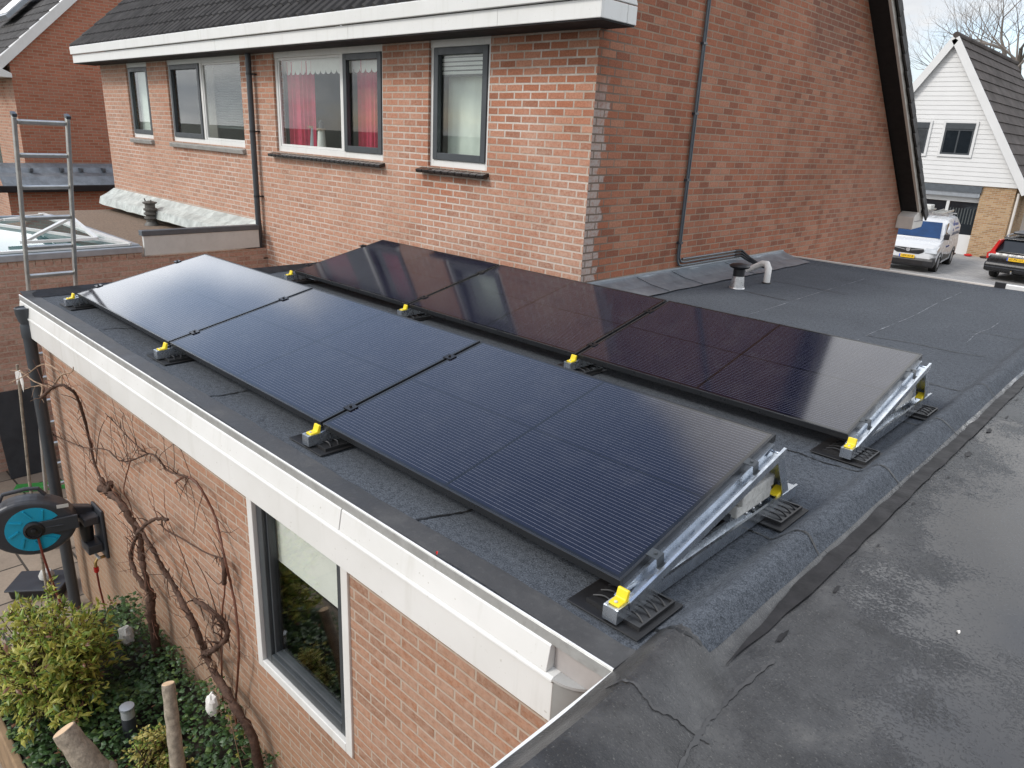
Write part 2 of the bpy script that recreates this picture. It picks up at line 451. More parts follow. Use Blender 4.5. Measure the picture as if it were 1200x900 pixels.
def pv(name, base, line, lw=.10, brown=0.0):
    m = NT(name); p = m.obj(); s = m.sep(p)
    x, y = s[0], s[1]
    def lines(c, period, w, off=0.0):
        f = m.math('FRACT', m.math('DIVIDE', m.math('ADD', c, off), period))
        return m.math('LESS_THAN', f, w)
    bus = lines(y, .0172, lw)
    cell = m.math('MAXIMUM', lines(y, .1722, .014, .004), lines(x, .0945, .016, .003))
    half = m.math('LESS_THAN', m.math('ABSOLUTE', m.math('SUBTRACT', x, .861)), .0065)
    mid = m.math('LESS_THAN', m.math('ABSOLUTE', m.math('SUBTRACT', y, .531)), .003)
    edge = m.math('MAXIMUM', m.math('LESS_THAN', m.math('MINIMUM', x, m.math('SUBTRACT', 1.722, x)), .022),
                  m.math('LESS_THAN', m.math('MINIMUM', y, m.math('SUBTRACT', 1.061, y)), .020))
    blk = m.math('MAXIMUM', m.math('MAXIMUM', half, mid), edge)
    cc = m.mix(bus, base, line)
    cc = m.mix(m.math('MULTIPLY', cell, .8), cc, tuple(v*.35 for v in base))
    cc = m.mix(blk, cc, (.004,.004,.005))
    dust = m.noise(p, 5, 5, .7)
    cc = m.mix(m.mr(dust, .5, .8, 0, .05), cc, (.3,.3,.3))
    m.P(Base_Color=cc, Roughness=.085)
    m.b.inputs['IOR'].default_value = 1.52
    return m.mat
M['pv'] = pv('solar_cells', (.0042,.0048,.0150), (.155,.16,.19), .075)

def glass(name, tint=(.93,.97,.96), boost=1.0):
    m = NT(name)
    ge = m.n('NewGeometry'); dp = m.n('VectorMath', operation='DOT_PRODUCT')
    m.set(dp.inputs[0], ge.outputs['Normal']); m.set(dp.inputs[1], ge.outputs['Incoming'])
    fr = m.math('ADD', .04, m.math('MULTIPLY', .96, m.math('POWER', m.math('SUBTRACT', 1.0, m.math('ABSOLUTE', dp.outputs['Value'])), 5.0)))
    tr = m.n('BsdfTransparent', {'Color': tint}); gl = m.n('BsdfGlossy', {'Color': (1,1,1), 'Roughness': .0})
    mx = m.n('MixShader'); m.set(mx.inputs[0], m.math('MULTIPLY', fr, boost, clamp=True))
    m.t.links.new(tr.outputs[0], mx.inputs[1]); m.t.links.new(gl.outputs[0], mx.inputs[2])
    m.t.links.new(mx.outputs[0], m.out.inputs[0])
    return m.mat
M['glass'] = glass('window_glass', (.94,.965,.955), 1.1)
M['glass_green'] = glass('skylight_glass', (.52,.70,.70), .8)

def leaf(name, c, t=.35, rough=.42):
    m = NT(name)
    n = m.noise(m.pos(), 30, 2)
    cc = m.mix(m.mr(n, .3, .7), tuple(v*.7 for v in c), tuple(v*1.25 for v in c))
    m.P(Base_Color=cc, Roughness=rough)
    tl = m.n('BsdfTranslucent', {'Color': cc}); mx = m.n('MixShader', {0: t})
    m.t.links.new(m.b.outputs[0], mx.inputs[1]); m.t.links.new(tl.outputs[0], mx.inputs[2])
    m.t.links.new(mx.outputs[0], m.out.inputs[0])
    return m.mat
M['leaf_yellow'] = leaf('leaf_yellow', (.43,.42,.085))
M['leaf_lime'] = leaf('leaf_lime', (.25,.35,.06))
M['leaf_mid'] = leaf('leaf_mid', (.085,.14,.028))
M['leaf_dark'] = leaf('leaf_dark', (.030,.060,.020), .2)
M['leaf_ivy'] = leaf('leaf_ivy', (.050,.105,.034), .25, .4)
M['leaf_ivy2'] = leaf('leaf_ivy2', (.13,.21,.055), .3, .4)
M['leaf_cream'] = leaf('leaf_cream', (.50,.44,.13))
M['leaf_brown'] = leaf('leaf_brown', (.24,.12,.07))
M['leaf_red'] = leaf('leaf_red', (.42,.09,.05))

def paving(name, cols, mortar, bw, rh, ms=.006, off=.5, wet=0.0):
    m = NT(name); p = m.pos()
    nd = m.n('TexBrick', {'Color1': (0,0,0), 'Color2': (1,1,1), 'Mortar': (.5,.5,.5), 'Scale': 1.0, 'Mortar Size': ms,
                          'Mortar Smooth': .3, 'Brick Width': bw, 'Row Height': rh}); nd.offset = off
    m.set(nd.inputs['Vector'], p)
    cc = m.ramp(nd.outputs['Color'], [(.1, cols[0]), (.5, cols[1]), (.9, cols[2])])
    n = m.noise(p, 2.5, 5, .65)
    cc = m.mix(m.mr(n, .35, .7, 0, .45), cc, tuple(v*.6 for v in cols[0]))
    cc = m.mix(m.mr(m.noise(p, 45, 3, .7), .4, .8, 0, .35), cc, tuple(v*.5 for v in cols[1]))
    cc = m.mix(nd.outputs['Fac'], cc, mortar)
    m.P(Base_Color=cc, Roughness=m.mr(n, .3, .7, .6, .9), Normal=m.bump(m.math('SUBTRACT', 1.0, nd.outputs['Fac']), .5, .006))
    return m.mat
M['paving'] = paving('garden_paving', [(.23,.185,.145), (.29,.235,.18), (.33,.265,.20)], (.05,.042,.032), .62, .42, .012)
M['driveway'] = paving('driveway_paving', [(.33,.325,.315), (.39,.38,.37), (.44,.43,.41)], (.19,.18,.17), .21, .105, .008)
M['ground'] = plain('ground', (.10,.10,.075), .95, var=.3, scale=.3, dirt=(.05,.07,.03), dirt_amt=.7)
M['gravel'] = plain('gravel_roof', (.20,.145,.105), .95, var=.35, scale=30, bump=1.0, bscale=120, dirt=(.09,.07,.05), dirt_amt=.7)

# ------------------------------------------------------------------ camera, light, sky
rows = ((.71861296, .69378539, .04751042), (.25651205, -.20094908, -.94542109), (-.64637217, .69157884, -.32236893))
r, dn, fw = V(rows[0]), V(rows[1]), V(rows[2])
cd = bpy.data.cameras.new('camera'); cam = bpy.data.objects.new('camera', cd); link(cam)
cam.matrix_world = Matrix(((r.x, -dn.x, -fw.x, CAM.x), (r.y, -dn.y, -fw.y, CAM.y), (r.z, -dn.z, -fw.z, CAM.z), (0,0,0,1)))
cd.sensor_width = 36; cd.lens = 852.12/1200*36; cd.clip_start = .05; cd.clip_end = 2000
sc.camera = cam

SUN_EL, SUN_AZ = R(42), R(205)      # azimuth clockwise from +Y
sd = V((math.sin(SUN_AZ)*math.cos(SUN_EL), math.cos(SUN_AZ)*math.cos(SUN_EL), math.sin(SUN_EL)))
sl = bpy.data.lights.new('sun', 'SUN'); sl.energy = 1.3; sl.angle = R(14); sl.color = (1, .955, .90)
so = bpy.data.objects.new('sun', sl); link(so)
so.rotation_euler = sd.to_track_quat('Z', 'Y').to_euler()

w = bpy.data.worlds.new('World'); sc.world = w; w.use_nodes = True
t = w.node_tree; N = t.nodes; L = t.links
bg = N['Background']; bg.inputs['Strength'].default_value = .10
sky = N.new('ShaderNodeTexSky'); sky.sky_type = 'NISHITA'; sky.sun_disc = False
sky.sun_elevation = SUN_EL; sky.sun_rotation = SUN_AZ; sky.air_density = 1.0; sky.dust_density = 1.5
tc = N.new('ShaderNodeTexCoord'); sp = N.new('ShaderNodeSeparateXYZ'); L.new(tc.outputs['Generated'], sp.inputs[0])
def wm(op, a, b, clamp=False):
    n = N.new('ShaderNodeMath'); n.operation = op; n.use_clamp = clamp
    for i, q in enumerate((a, b)):
        if isinstance(q, (int, float)): n.inputs[i].default_value = q
        else: L.new(q, n.inputs[i])
    return n.outputs[0]
zz = wm('ADD', wm('MAXIMUM', sp.outputs[2], 0.0), .28)
cx = N.new('ShaderNodeCombineXYZ'); L.new(wm('DIVIDE', sp.outputs[0], zz), cx.inputs[0]); L.new(wm('DIVIDE', sp.outputs[1], zz), cx.inputs[1])
cx.inputs[2].default_value = 3.7
n1 = N.new('ShaderNodeTexNoise'); n1.inputs['Scale'].default_value = 1.15; n1.inputs['Detail'].default_value = 7; n1.inputs['Roughness'].default_value = .55
L.new(cx.outputs[0], n1.inputs['Vector'])
n2 = N.new('ShaderNodeTexNoise'); n2.inputs['Scale'].default_value = 2.3; n2.inputs['Detail'].default_value = 5
L.new(cx.outputs[0], n2.inputs['Vector'])
def dotd(d, a, b_):
    v = N.new('ShaderNodeVectorMath'); v.operation = 'DOT_PRODUCT'; L.new(tc.outputs['Generated'], v.inputs[0])
    v.inputs[1].default_value = V(d).normalized()
    mr = N.new('ShaderNodeMapRange'); mr.interpolation_type = 'SMOOTHSTEP'; L.new(v.outputs['Value'], mr.inputs[0])
    for i, q in enumerate((a, b_, 0, 1)): mr.inputs[i+1].default_value = q
    return mr.outputs[0]
cov = wm('SUBTRACT', wm('ADD', n1.outputs['Fac'], .06), wm('ADD', wm('MULTIPLY', dotd((-.885,.205,.415), .987, .9975), .46), wm('MULTIPLY', dotd((-.64,.33,.69), .93, .98), .50)))
cov = wm('ADD', cov, wm('MULTIPLY', wm('SUBTRACT', .40, sp.outputs[2]), .12))
cov = wm('ADD', cov, wm('MULTIPLY', dotd((-.93,.26,.27), .980, .998), .35))
rp = N.new('ShaderNodeValToRGB'); L.new(cov, rp.inputs[0])
rp.color_ramp.elements[0].position = .34; rp.color_ramp.elements[0].color = (.12,.12,.12,1)
rp.color_ramp.elements[1].position = .55; rp.color_ramp.elements[1].color = (1,1,1,1)
cl = N.new('ShaderNodeValToRGB'); L.new(n2.outputs['Fac'], cl.inputs[0])
cl.color_ramp.elements[0].position = .34; cl.color_ramp.elements[0].color = (.58,.62,.68,1)
cl.color_ramp.elements[1].position = .64; cl.color_ramp.elements[1].color = (1,1,1,1)
gain = wm('ADD', 6.6, wm('MULTIPLY', dotd((-.40,-.70,.6), .1, 1.0), 4.2))
gain = wm('ADD', gain, wm('MULTIPLY', dotd((-.93,.26,.27), .980, .998), 19.0))
gain = wm('ADD', gain, wm('MULTIPLY', dotd((-.623,.561,.545), .98, .998), 8.0))
gain = wm('ADD', gain, wm('MULTIPLY', dotd((-.76,.47,.44), .955, .996), 7.5))
gain = wm('ADD', gain, wm('MULTIPLY', dotd((-.27,.75,.60), .955, .995), 7.5))
gain = wm('ADD', gain, wm('MULTIPLY', dotd((.45,.82,.36), .82, .97), 11.0))
sc10 = N.new('ShaderNodeVectorMath'); sc10.operation = 'SCALE'
L.new(cl.outputs[0], sc10.inputs[0]); L.new(gain, sc10.inputs['Scale'])
mx = N.new('ShaderNodeMix'); mx.data_type = 'RGBA'
skb = N.new('ShaderNodeVectorMath'); skb.operation = 'SCALE'; skb.inputs['Scale'].default_value = 2.0; L.new(sky.outputs[0], skb.inputs[0])
L.new(rp.outputs[0], mx.inputs[0]); L.new(skb.outputs[0], mx.inputs[6]); L.new(sc10.outputs[0], mx.inputs[7])
L.new(mx.outputs[2], bg.inputs['Color'])
sc.view_settings.view_transform = 'Standard'; sc.view_settings.look = 'None'
sc.view_settings.exposure = 0.66; sc.view_settings.gamma = 1.0
try: sc.view_settings.use_curve_mapping = False
except Exception: pass

# ------------------------------------------------------------------ ground
GZ = -2.9; DZ = -2.6
def gz(x, y):
    tt = min(1, max(0, (y - 9.0)/5.0)); return GZ + (DZ - GZ)*tt*tt*(3 - 2*tt)
xs = [-900, -300, -100, -60, -40, -30, -20, -10, 0, 10, 20, 30, 60, 100, 300, 900]
ys = [-900, -300, -100, -50, -20, -10, 0, 6, 9, 10, 11, 12, 13, 14, 20, 30, 45, 60, 90, 150, 300, 900]
g = build('ground', MB().grid(xs, ys, gz), M['ground'], smooth=True); tag(g, kind='structure')
g = build('garden_paving', MB().grid([-4.45, -2, 0, 3, 6, 12], [-9, -6, -3, -1, 1, 3.9], lambda x, y: GZ + .004), M['paving']); tag(g, kind='structure')
g = build('driveway', MB().grid([-14, -8, -4, 0, 4, 8, 16], [14.1, 20, 26, 32, 36.3], lambda x, y: DZ + .004), M['driveway']); tag(g, kind='structure')

# ------------------------------------------------------------------ our flat roofed extension
EX0, EX1 = -.65, 5.37
YF = -.24            # edge of the roof
def smst(a, b, x):
    q = min(1, max(0, (x - a)/(b - a))); return q*q*(3 - 2*q)
def ridge(x, y):
    f = smst(-.45, .10, y)
    c = 5.47*(1-f) + (5.435 + .010*math.sin(y*1.9) + .006*math.sin(y*5.1))*f
    lo = 5.375*(1-f) + 5.335*f; hi = 5.80*(1-f) + 5.56*f
    return .072*smst(lo, c, x)*(1 - smst(c + .015, hi, x))
def roofz(x, y):
    z = ridge(x, y)
    z += .004*mnoise.noise(V((x*1.1, y*1.1, 0))) + .0018*mnoise.noise(V((x*4, y*4, 2)))*(1 if x < 5.2 else 3)
    z += .004*(1 - smst(YF, YF + .05, y)) if x < 5.37 else 0
    if y < 4.05: z += .040*(1 - smst(EX0, EX0 + .13, x))
    z += .025*smst(8.05, 8.35, y)
    return z
ext = tag(empty('brick_extension', (2.4, 1.9, GZ)), 'low red brick extension under the grey felt roof that carries the solar panels', 'building')
WY = -.15
GW = (2.97, 3.90, -1.49, -.302)     # garden window
build('front_wall', MB().wall(1, WY, EX0, EX1 - .02, GZ, -.06, [GW], .10), M['brick_ext'], ext)
build('side_wall', MB().wall(0, EX0, WY, 3.98, GZ, -.06, [], .1), M['brick_ext'], ext)
build('back_wall', MB().wall(1, 8.28, 1.85, EX1, GZ, -.06, [], -.1), M['brick_ext'], ext)
step = .045
def rng(a, b, st):
    n = max(1, round((b - a)/st)); return [a + (b - a)*i/n for i in range(n + 1)]
xs = rng(EX0, 5.2, .07) + rng(5.2, 5.53, .018)[1:]; ys = rng(YF, .3, .03) + rng(.3, 8.35, .06)[1:]
build('flat_roof', MB().grid(xs, ys, roofz, keep=lambda x, y: (y < 3.85 or x > 1.98)), M['granulate'], ext, smooth=True)
def ribbon(mb, pts, wid, lift, zf, m=0, jag=0.0, seed=0, nsub=10):
    """a strip lying on a surface along a polyline in plan"""
    P = []
    for i in range(len(pts)-1):
        for k in range(nsub):
            f = k/nsub; P.append((pts[i][0]*(1-f) + pts[i+1][0]*f, pts[i][1]*(1-f) + pts[i+1][1]*f))
    P.append(pts[-1][:2])
    L_, R_ = [], []
    for i, p in enumerate(P):
        a = P[max(0, i-1)]; b = P[min(len(P)-1, i+1)]
        d = V((b[0]-a[0], b[1]-a[1], 0)); d.normalize(); n = V((-d.y, d.x, 0))
        q = V((p[0], p[1], 0))
        j1 = jag*mnoise.noise(V((i*.37 + seed, 1.3, 0))); j2 = jag*mnoise.noise(V((i*.41 + seed, 7.7, 0)))
        w_ = wid if not callable(wid) else wid(i/(len(P)-1))
        for (lst, sgn, j) in ((L_, 1, j1), (R_, -1, j2)):
            c = q + n*(sgn*(w_/2) + j)
            lst.append(V((c.x, c.y, zf(c.x, c.y) + lift)))
    for i in range(len(P)-1):
        mb.face([R_[i], R_[i+1], L_[i+1], L_[i]], m)
def wig(a, b, amp, n=6, seed=0):
    out = []
    for i in range(n+1):
        f = i/n; d = V((b[0]-a[0], b[1]-a[1], 0)); nn = V((-d.y, d.x, 0)).normalized()
        o = amp*mnoise.noise(V((f*3.1 + seed, seed*.7, 0)))
        out.append((a[0] + d.x*f + nn.x*o, a[1] + d.y*f + nn.y*o))
    return out
def rz2(x, y): return roofz(x, y)
# smooth dark edge strips along the front and left edges
mb = MB(); ribbon(mb, [(x, -.178 + .006*math.sin(x*3)) for x in rng(EX0 + .02, 5.37, .4)], .110, .004, roofz, jag=.006, seed=3)
build('edge_strip', mb, M['felt'], ext, smooth=True)
mb = MB(); ribbon(mb, [(EX0 + .07, y) for y in rng(-.17, 3.75, .4)], .13, .0045, roofz, jag=.012, seed=5)
build('edge_strip', mb, M['bitumen'], ext, smooth=True)
# felt laps: thin bleeding lines of bitumen, and two chalky laps at the back
for i, (a, b, w_) in enumerate([((.80,-.12),(.93,.35),.010), ((1.68,-.12),(1.72,.3),.007), ((2.53,-.14),(2.70,.45),.011), ((4.34,-.13),(4.52,.42),.012),
                            ((5.06,.80),(5.53,.82),.010), ((5.0,1.74),(5.55,1.72),.010), ((5.0,2.60),(5.55,2.68),.010), ((5.0,3.55),(5.55,3.60),.010),
                            ((5.27,-.02),(5.51,.00),.012), ((4.39,4.62),(5.25,4.73),.010), ((2.8,5.5),(3.35,5.42),.012), ((2.75,6.4),(3.6,6.35),.009), ((4.9,5.6),(5.5,5.68),.009), ((3.1,7.3),(4.0,7.25),.008)]):
    mb = MB(); ribbon(mb, wig(a, b, .05, 8, i*1.7), w_, .004, roofz, jag=.006, seed=i)
    build('felt_seam', mb, M['bitumen_seam'], ext)
for i, (a, b) in enumerate([((4.42,4.15),(4.36,7.75)), ((3.42,4.05),(3.34,7.6)), ((5.02,5.0),(5.02,6.3))]):
    mb = MB()
    ribbon(mb, wig(a, b, .03, 14, i*5.3), lambda f, i=i: .0095*max(.06, .5 + 1.3*mnoise.noise(V((f*14, i*3.1, 0)))), .0042, roofz, jag=.003, seed=i)
    build('felt_lap', mb, M['chalk'], ext)
# dark edge of the far roof side and its trim
build('far_trim', MB().box(1.84, 4.55, 8.35, 8.40, -.10, .042), M['cream'], ext, bevel=.004)
build('far_trim', MB().box(4.66, 6.2, 8.352, 8.41, -.06, .075), M['trim_edge'], ext, bevel=.004)
build('trim_joint', MB().box(4.55, 4.66, 8.345, 8.40, -.08, .09), M['black'], ext, bevel=.003)
# roof edge trim, fascia, end cap
YT = -.247
build('roof_trim', MB().prism([(YT,-.034),(YT+.007,-.034),(YT+.007,.004),(YT+.010,.007),(YT+.004,.008),(YT,.004)], 0, EX0 - .02, EX1), M['trim_alu'], ext)
build('trim_lip', MB().tube([(EX0-.02,YT+.005,.009), (EX1,YT+.005,.009)], .0038, 8), M['trim_edge'], ext, smooth=True)
XE = 5.145
up_ = [(-.150,-.030),(YT+.001,-.033),(YT-.005,-.038),(YT-.020,-.128),(-.150,-.128)]
build('gutter_front', MB().prism(up_, 0, EX0, 4.010), M['white'], ext, bevel=.002)
build('gutter_front', MB().prism(up_, 0, 4.016, XE), M['white'], ext, bevel=.002)
build('fascia', MB().prism([(-.152,-.1285),(YT-.016,-.1285),(YT-.026,-.134),(YT-.028,-.143),(YT-.020,-.150),(YT-.020,-.300),(-.152,-.300)], 0, EX0, XE + .03), M['white'], ext, bevel=.002)
n_ = 12
arc = [(XE + .03 + .125*math.sin(PI/2*i/n_), -.155 - .110*math.cos(PI/2*i/n_)) for i in range(n_+1)]
build('gutter_end', MB().prism([(XE + .03, -.151)] + arc, 2, -.300, -.140), M['shadegrey'], ext, smooth=True, ang=50)
arc = [(XE + .03 + .132*math.sin(PI/2*i/n_), -.155 - .116*math.cos(PI/2*i/n_)) for i in range(n_+1)]
build('gutter_end_lip', MB().prism([(XE + .03, -.151)] + arc, 2, -.140, -.130), M['palegrey'], ext, smooth=True, ang=50)
build('gutter_back', MB().box(XE + .002, XE + .195, YT+.018, YT+.024, -.129, -.034), M['pinkgrey'], ext)
def sq_frame(mb, x0, x1, z0, z1, t_, y0, y1, m=0):
    mb.box(x0, x0+t_, y0, y1, z0, z1, m); mb.box(x1-t_, x1, y0, y1, z0, z1, m)
    mb.box(x0+t_, x1-t_, y0, y1, z0, z0+t_, m); mb.box(x0+t_, x1-t_, y0, y1, z1-t_, z1, m)
wf = build('window', sq_frame_ := (lambda m_: (sq_frame(m_, GW[0], GW[1], GW[2], GW[3], .055, WY-.012, WY+.06), m_)[1])(MB()), M['white'], ext, bevel=.004)
m_ = MB(); sq_frame(m_, GW[0]+.057, GW[1]-.057, GW[2]+.057, GW[3]-.057, .062, WY+.010, WY+.068)
sq_frame(m_, GW[0]+.12, GW[1]-.12, GW[2]+.12, GW[3]-.12, .018, WY+.030, WY+.075)
build('sash', m_, M['sash'], wf, bevel=.004)
build('pane', MB().box(GW[0]+.125, GW[1]-.125, WY+.050, WY+.056, GW[2]+.125, GW[3]-.125), M['glass'], wf)
build('blind', MB().box(GW[0]+.10, GW[1]-.10, WY+.085, WY+.09, GW[2]+.70, GW[3]-.05), M['fabric'], wf)
def room(name, x0, x1, y0, y1, z0, z1, mat_, parent):
    mb = MB()
    mb.face([(x0,y1,z0),(x1,y1,z0),(x1,y1,z1),(x0,y1,z1)]); mb.face([(x0,y0,z0),(x0,y1,z0),(x0,y1,z1),(x0,y0,z1)])
    mb.face([(x1,y0,z0),(x1,y1,z0),(x1,y1,z1),(x1,y0,z1)]); mb.face([(x0,y0,z0),(x1,y0,z0),(x1,y1,z0),(x0,y1,z0)])
    mb.face([(x0,y0,z1),(x1,y0,z1),(x1,y1,z1),(x0,y1,z1)])
    return build(name, mb, mat_, parent)
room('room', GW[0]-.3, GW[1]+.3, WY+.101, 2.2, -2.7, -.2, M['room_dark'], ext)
# downpipe of the extension
mb = MB().tube([(-.45,-.27,-2.88), (-.45,-.27,-.16), (-.45,-.275,-.09)], .047, 16)
mb.lathe([(.052,-.30),(.053,-.28),(.053,-.20),(.050,-.19)], (-.45,-.27,0), 16)
mb.lathe([(.05,-.17),(.066,-.10),(.068,-.055),(.062,-.05),(.055,-.06)], (-.45,-.275,0), 18)
build('downpipe', mb, M['downpipe'], ext, smooth=True)

# ------------------------------------------------------------------ adjoining flat roof (right, in front)
nb = tag(empty('neighbour_extension', (8.5, 2.5, GZ)), 'adjoining flat roof of bare dark bitumen with wide rain puddles, at the right in front', 'building')
def nz(x, y):
    if x < 5.60 and y > -.03: return roofz(x, y) - .004 + .0095*(1 - smst(-.02, .03, y))
    z = .0035*mnoise.noise(V((x*1.3, y*1.3, 4)))*smst(5.5, 5.9, x) + ridge(x, y) + .003
    return z + .003*mnoise.noise(V((x*7, y*3, 9)))*(1 - smst(5.5, 6.2, x))
xs = rng(5.37, 6.0, .03) + rng(6.0, 8, .1)[1:] + [8.5, 9, 10, 11.5]; ys = rng(-4.5, -1.2, .1) + rng(-1.2, .5, .03)[1:] + rng(.5, 8.35, .09)[1:]
build('flat_roof', MB().grid(xs, ys, nz, keep=lambda x, y: x > 5.50 or y < .02), M['wet'], nb, smooth=True)
build('side_wall', MB().wall(0, 5.39, -4.5, -.16, GZ, -.05, [], .1), M['brick_ext'], nb)
build('front_wall', MB().wall(1, -4.49, 5.39, 11.4, GZ, -.05, [], .1), M['brick_ext'], nb)
build('roof_trim', MB().prism([(5.362,-.06),(5.367,.004),(5.385,.004),(5.385,-.06)], 1, -4.5, -.24), M['trim_edge'], nb, bevel=.002)
mb = MB(); ribbon(mb, wig((5.575, .025), (5.585, 8.3), .014, 40, 2), lambda f: .062*min(1, .08 + f*14), .0065, nz, jag=.007, seed=11, nsub=5)
build('bitumen_strip', mb, M['bitumen'], nb, smooth=True)
for i in range(14):
    y = .3 + i*.43 + random.uniform(-.08, .08); x = 5.645 + random.uniform(-.012, .03)
    mb = MB(); nn = 16; ri = random.uniform(.006, .020); pts = []
    for k in range(nn):
        a = 2*PI*k/nn; rr = ri*(1 + .9*mnoise.noise(V((math.cos(a)*1.7 + i*3, math.sin(a)*1.7, i))))
        px, py = x + rr*.6*math.cos(a), y + rr*2.2*math.sin(a); pts.append((px, py, nz(px, py) + .0035 + .0001*i))
    mb.face(pts); build('bitumen_smear', mb, M['bitumen'], nb)
mb = MB(); ribbon(mb, wig((5.42, -.35), (5.70, -.28), .05, 8, 4), .010, .003, nz, jag=.008, seed=8); build('felt_seam', mb, M['felt'], nb)
mb = MB(); ribbon(mb, wig((5.66, .15), (5.72, -1.3), .06, 16, 9), .011, .003, nz, jag=.008, seed=18); build('felt_seam', mb, M['felt'], nb)
def litter(name, x, y, s, mat_, label, cat, ang):
    mb = MB(); d = V((math.cos(ang), math.sin(ang), 0))*s
    mb.tube([V((x, y, .004)) - d, V((x, y, .010)), V((x, y, .005)) + d], [.002, .004, .001], 6)
    tag(build(name, mb, mat_, origin=(x, y, 0)), label, cat)
litter('twig', 6.30, .32, .035, M['bark'], 'short dark twig lying on the wet bitumen roof', 'twig', -.5)
litter('straw', 6.28, 1.35, .055, M['cane_pale'], 'pale straw floating in the rain puddle', 'straw', -.7)

for i, (x, y, c_, lb) in enumerate(((4.58,-.228,'redlens','tiny red scrap on the roof edge trim'), (7.25,.62,'cutwood','small pale leaf scrap lying on the bare bitumen roof'), (2.35,4.45,'leaf_brown','orange brown dry leaf on the felt beside the gable flashing'), (6.02,.72,'fabric','white speck of grit on the bitumen near the kerb'))):
    z0 = roofz(x, y) if x < 5.5 else nz(x, y)
    if i == 0: z0 = .014
    mb = MB(); r_ = (.004,.006,.035,.004)[i]
    pts = [(x + r_*1.4*math.cos(a), y + r_*math.sin(a), z0 + .005 + .006*math.sin(2*a)) for a in (0,1,2.1,3.2,4.2,5.3)]
    mb.face(pts); mb.face([(p[0], p[1], p[2]-.003) for p in pts][::-1])
    tag(build('scrap', mb, M[c_], origin=(x, y, z0)), lb, 'scrap')

# ------------------------------------------------------------------ solar panels
PL, PW, GAP, TILT = 1.722, 1.061, .02, R(12.45)
H0 = .11
pan = empty('solar_panel')
T = .032
mb = MB(); fw_ = .010
mb.box(0, PL, 0, fw_, -T, .0012); mb.box(0, PL, PW-fw_, PW, -T, .0012)
mb.box(0, fw_, fw_, PW-fw_, -T, .0012); mb.box(PL-fw_, PL, fw_, PW-fw_, -T, .0012)
build('frame', mb, M['panelframe_lit'], pan, local=True, bevel=.0012)
build('glass', MB().box(fw_, PL-fw_, fw_, PW-fw_, -.006, 0), M['pv'], pan, local=True)
build('junction_box', MB().box(PL/2-.05, PL/2+.05, PW-.12, PW-.05, -.024, -.0062), M['black'], pan, local=True)
plabels = {(0,0): 'solar panel at the ladder end of the front row, glass whitened by the pale sky',
           (0,1): 'middle solar panel of the front row, blue sheen fading to grey',
           (0,2): 'nearest solar panel of the front row, deep navy cells with fine silver lines',
           (1,0): 'solar panel at the downpipe end of the back row, under the house windows',
           (1,1): 'middle solar panel of the back row, brown with the brick corner mirrored in it',
           (1,2): 'nearest solar panel of the back row, half black and half pale with reflected sky'}
def row_y(rw): return rw*1.87306
def row_z(rw): return H0 + rw*.0074
for rw in (0, 1):
    for i in range(3):
        o = pan if (rw, i) == (0, 0) else copy_tree(pan)
        o.location = (i*(PL+GAP) - (GAP/2 if i == 1 else (GAP if i == 2 else 0))*0 + rw*.0246, row_y(rw), row_z(rw)); o.rotation_euler = (TILT, 0, 0)
        tag(o, plabels[(rw, i)], 'solar panel', 'solar panels in two rows on the flat roof')

# ------------------------------------------------------------------ triangular mounting frames
def channel(mb, a, b, w_, h_, t_=.003, up=(0,0,1), flip=1):
    """open C channel from a to b: web on the +x side, flanges top and bottom"""
    a = V(a); b = V(b); d = (b - a); L_ = d.length; d.normalize()
    x = d.cross(V(up)).normalized(); z = x.cross(d)
    Mx = Matrix(((x.x, d.x, z.x, a.x), (x.y, d.y, z.y, a.y), (x.z, d.z, z.z, a.z), (0,0,0,1)))
    mb.box(-w_/2, w_/2, 0, L_, -h_/2, -h_/2 + t_, 0, Mx)
    mb.box(-w_/2, -w_/2 + t_, 0, L_, -h_/2 + t_, h_/2, 0, Mx)
    mb.box(w_/2 - t_, w_/2, 0, L_, -h_/2 + t_, h_/2, 0, Mx)
    mb.box(-w_/2 - .006*0, -w_/2 + .011, 0, L_, h_/2 - .001, h_/2 + .002, 0, Mx)
    mb.box(w_/2 - .011, w_/2, 0, L_, h_/2 - .001, h_/2 + .002, 0, Mx)
ct, st = math.cos(TILT), math.sin(TILT)
def slope(yp, dz):      # point yp up the panel, dz below its top face, relative to the low edge (frame origin on the roof)
    return (0, yp*ct + dz*st, H0 + yp*st - dz*ct)
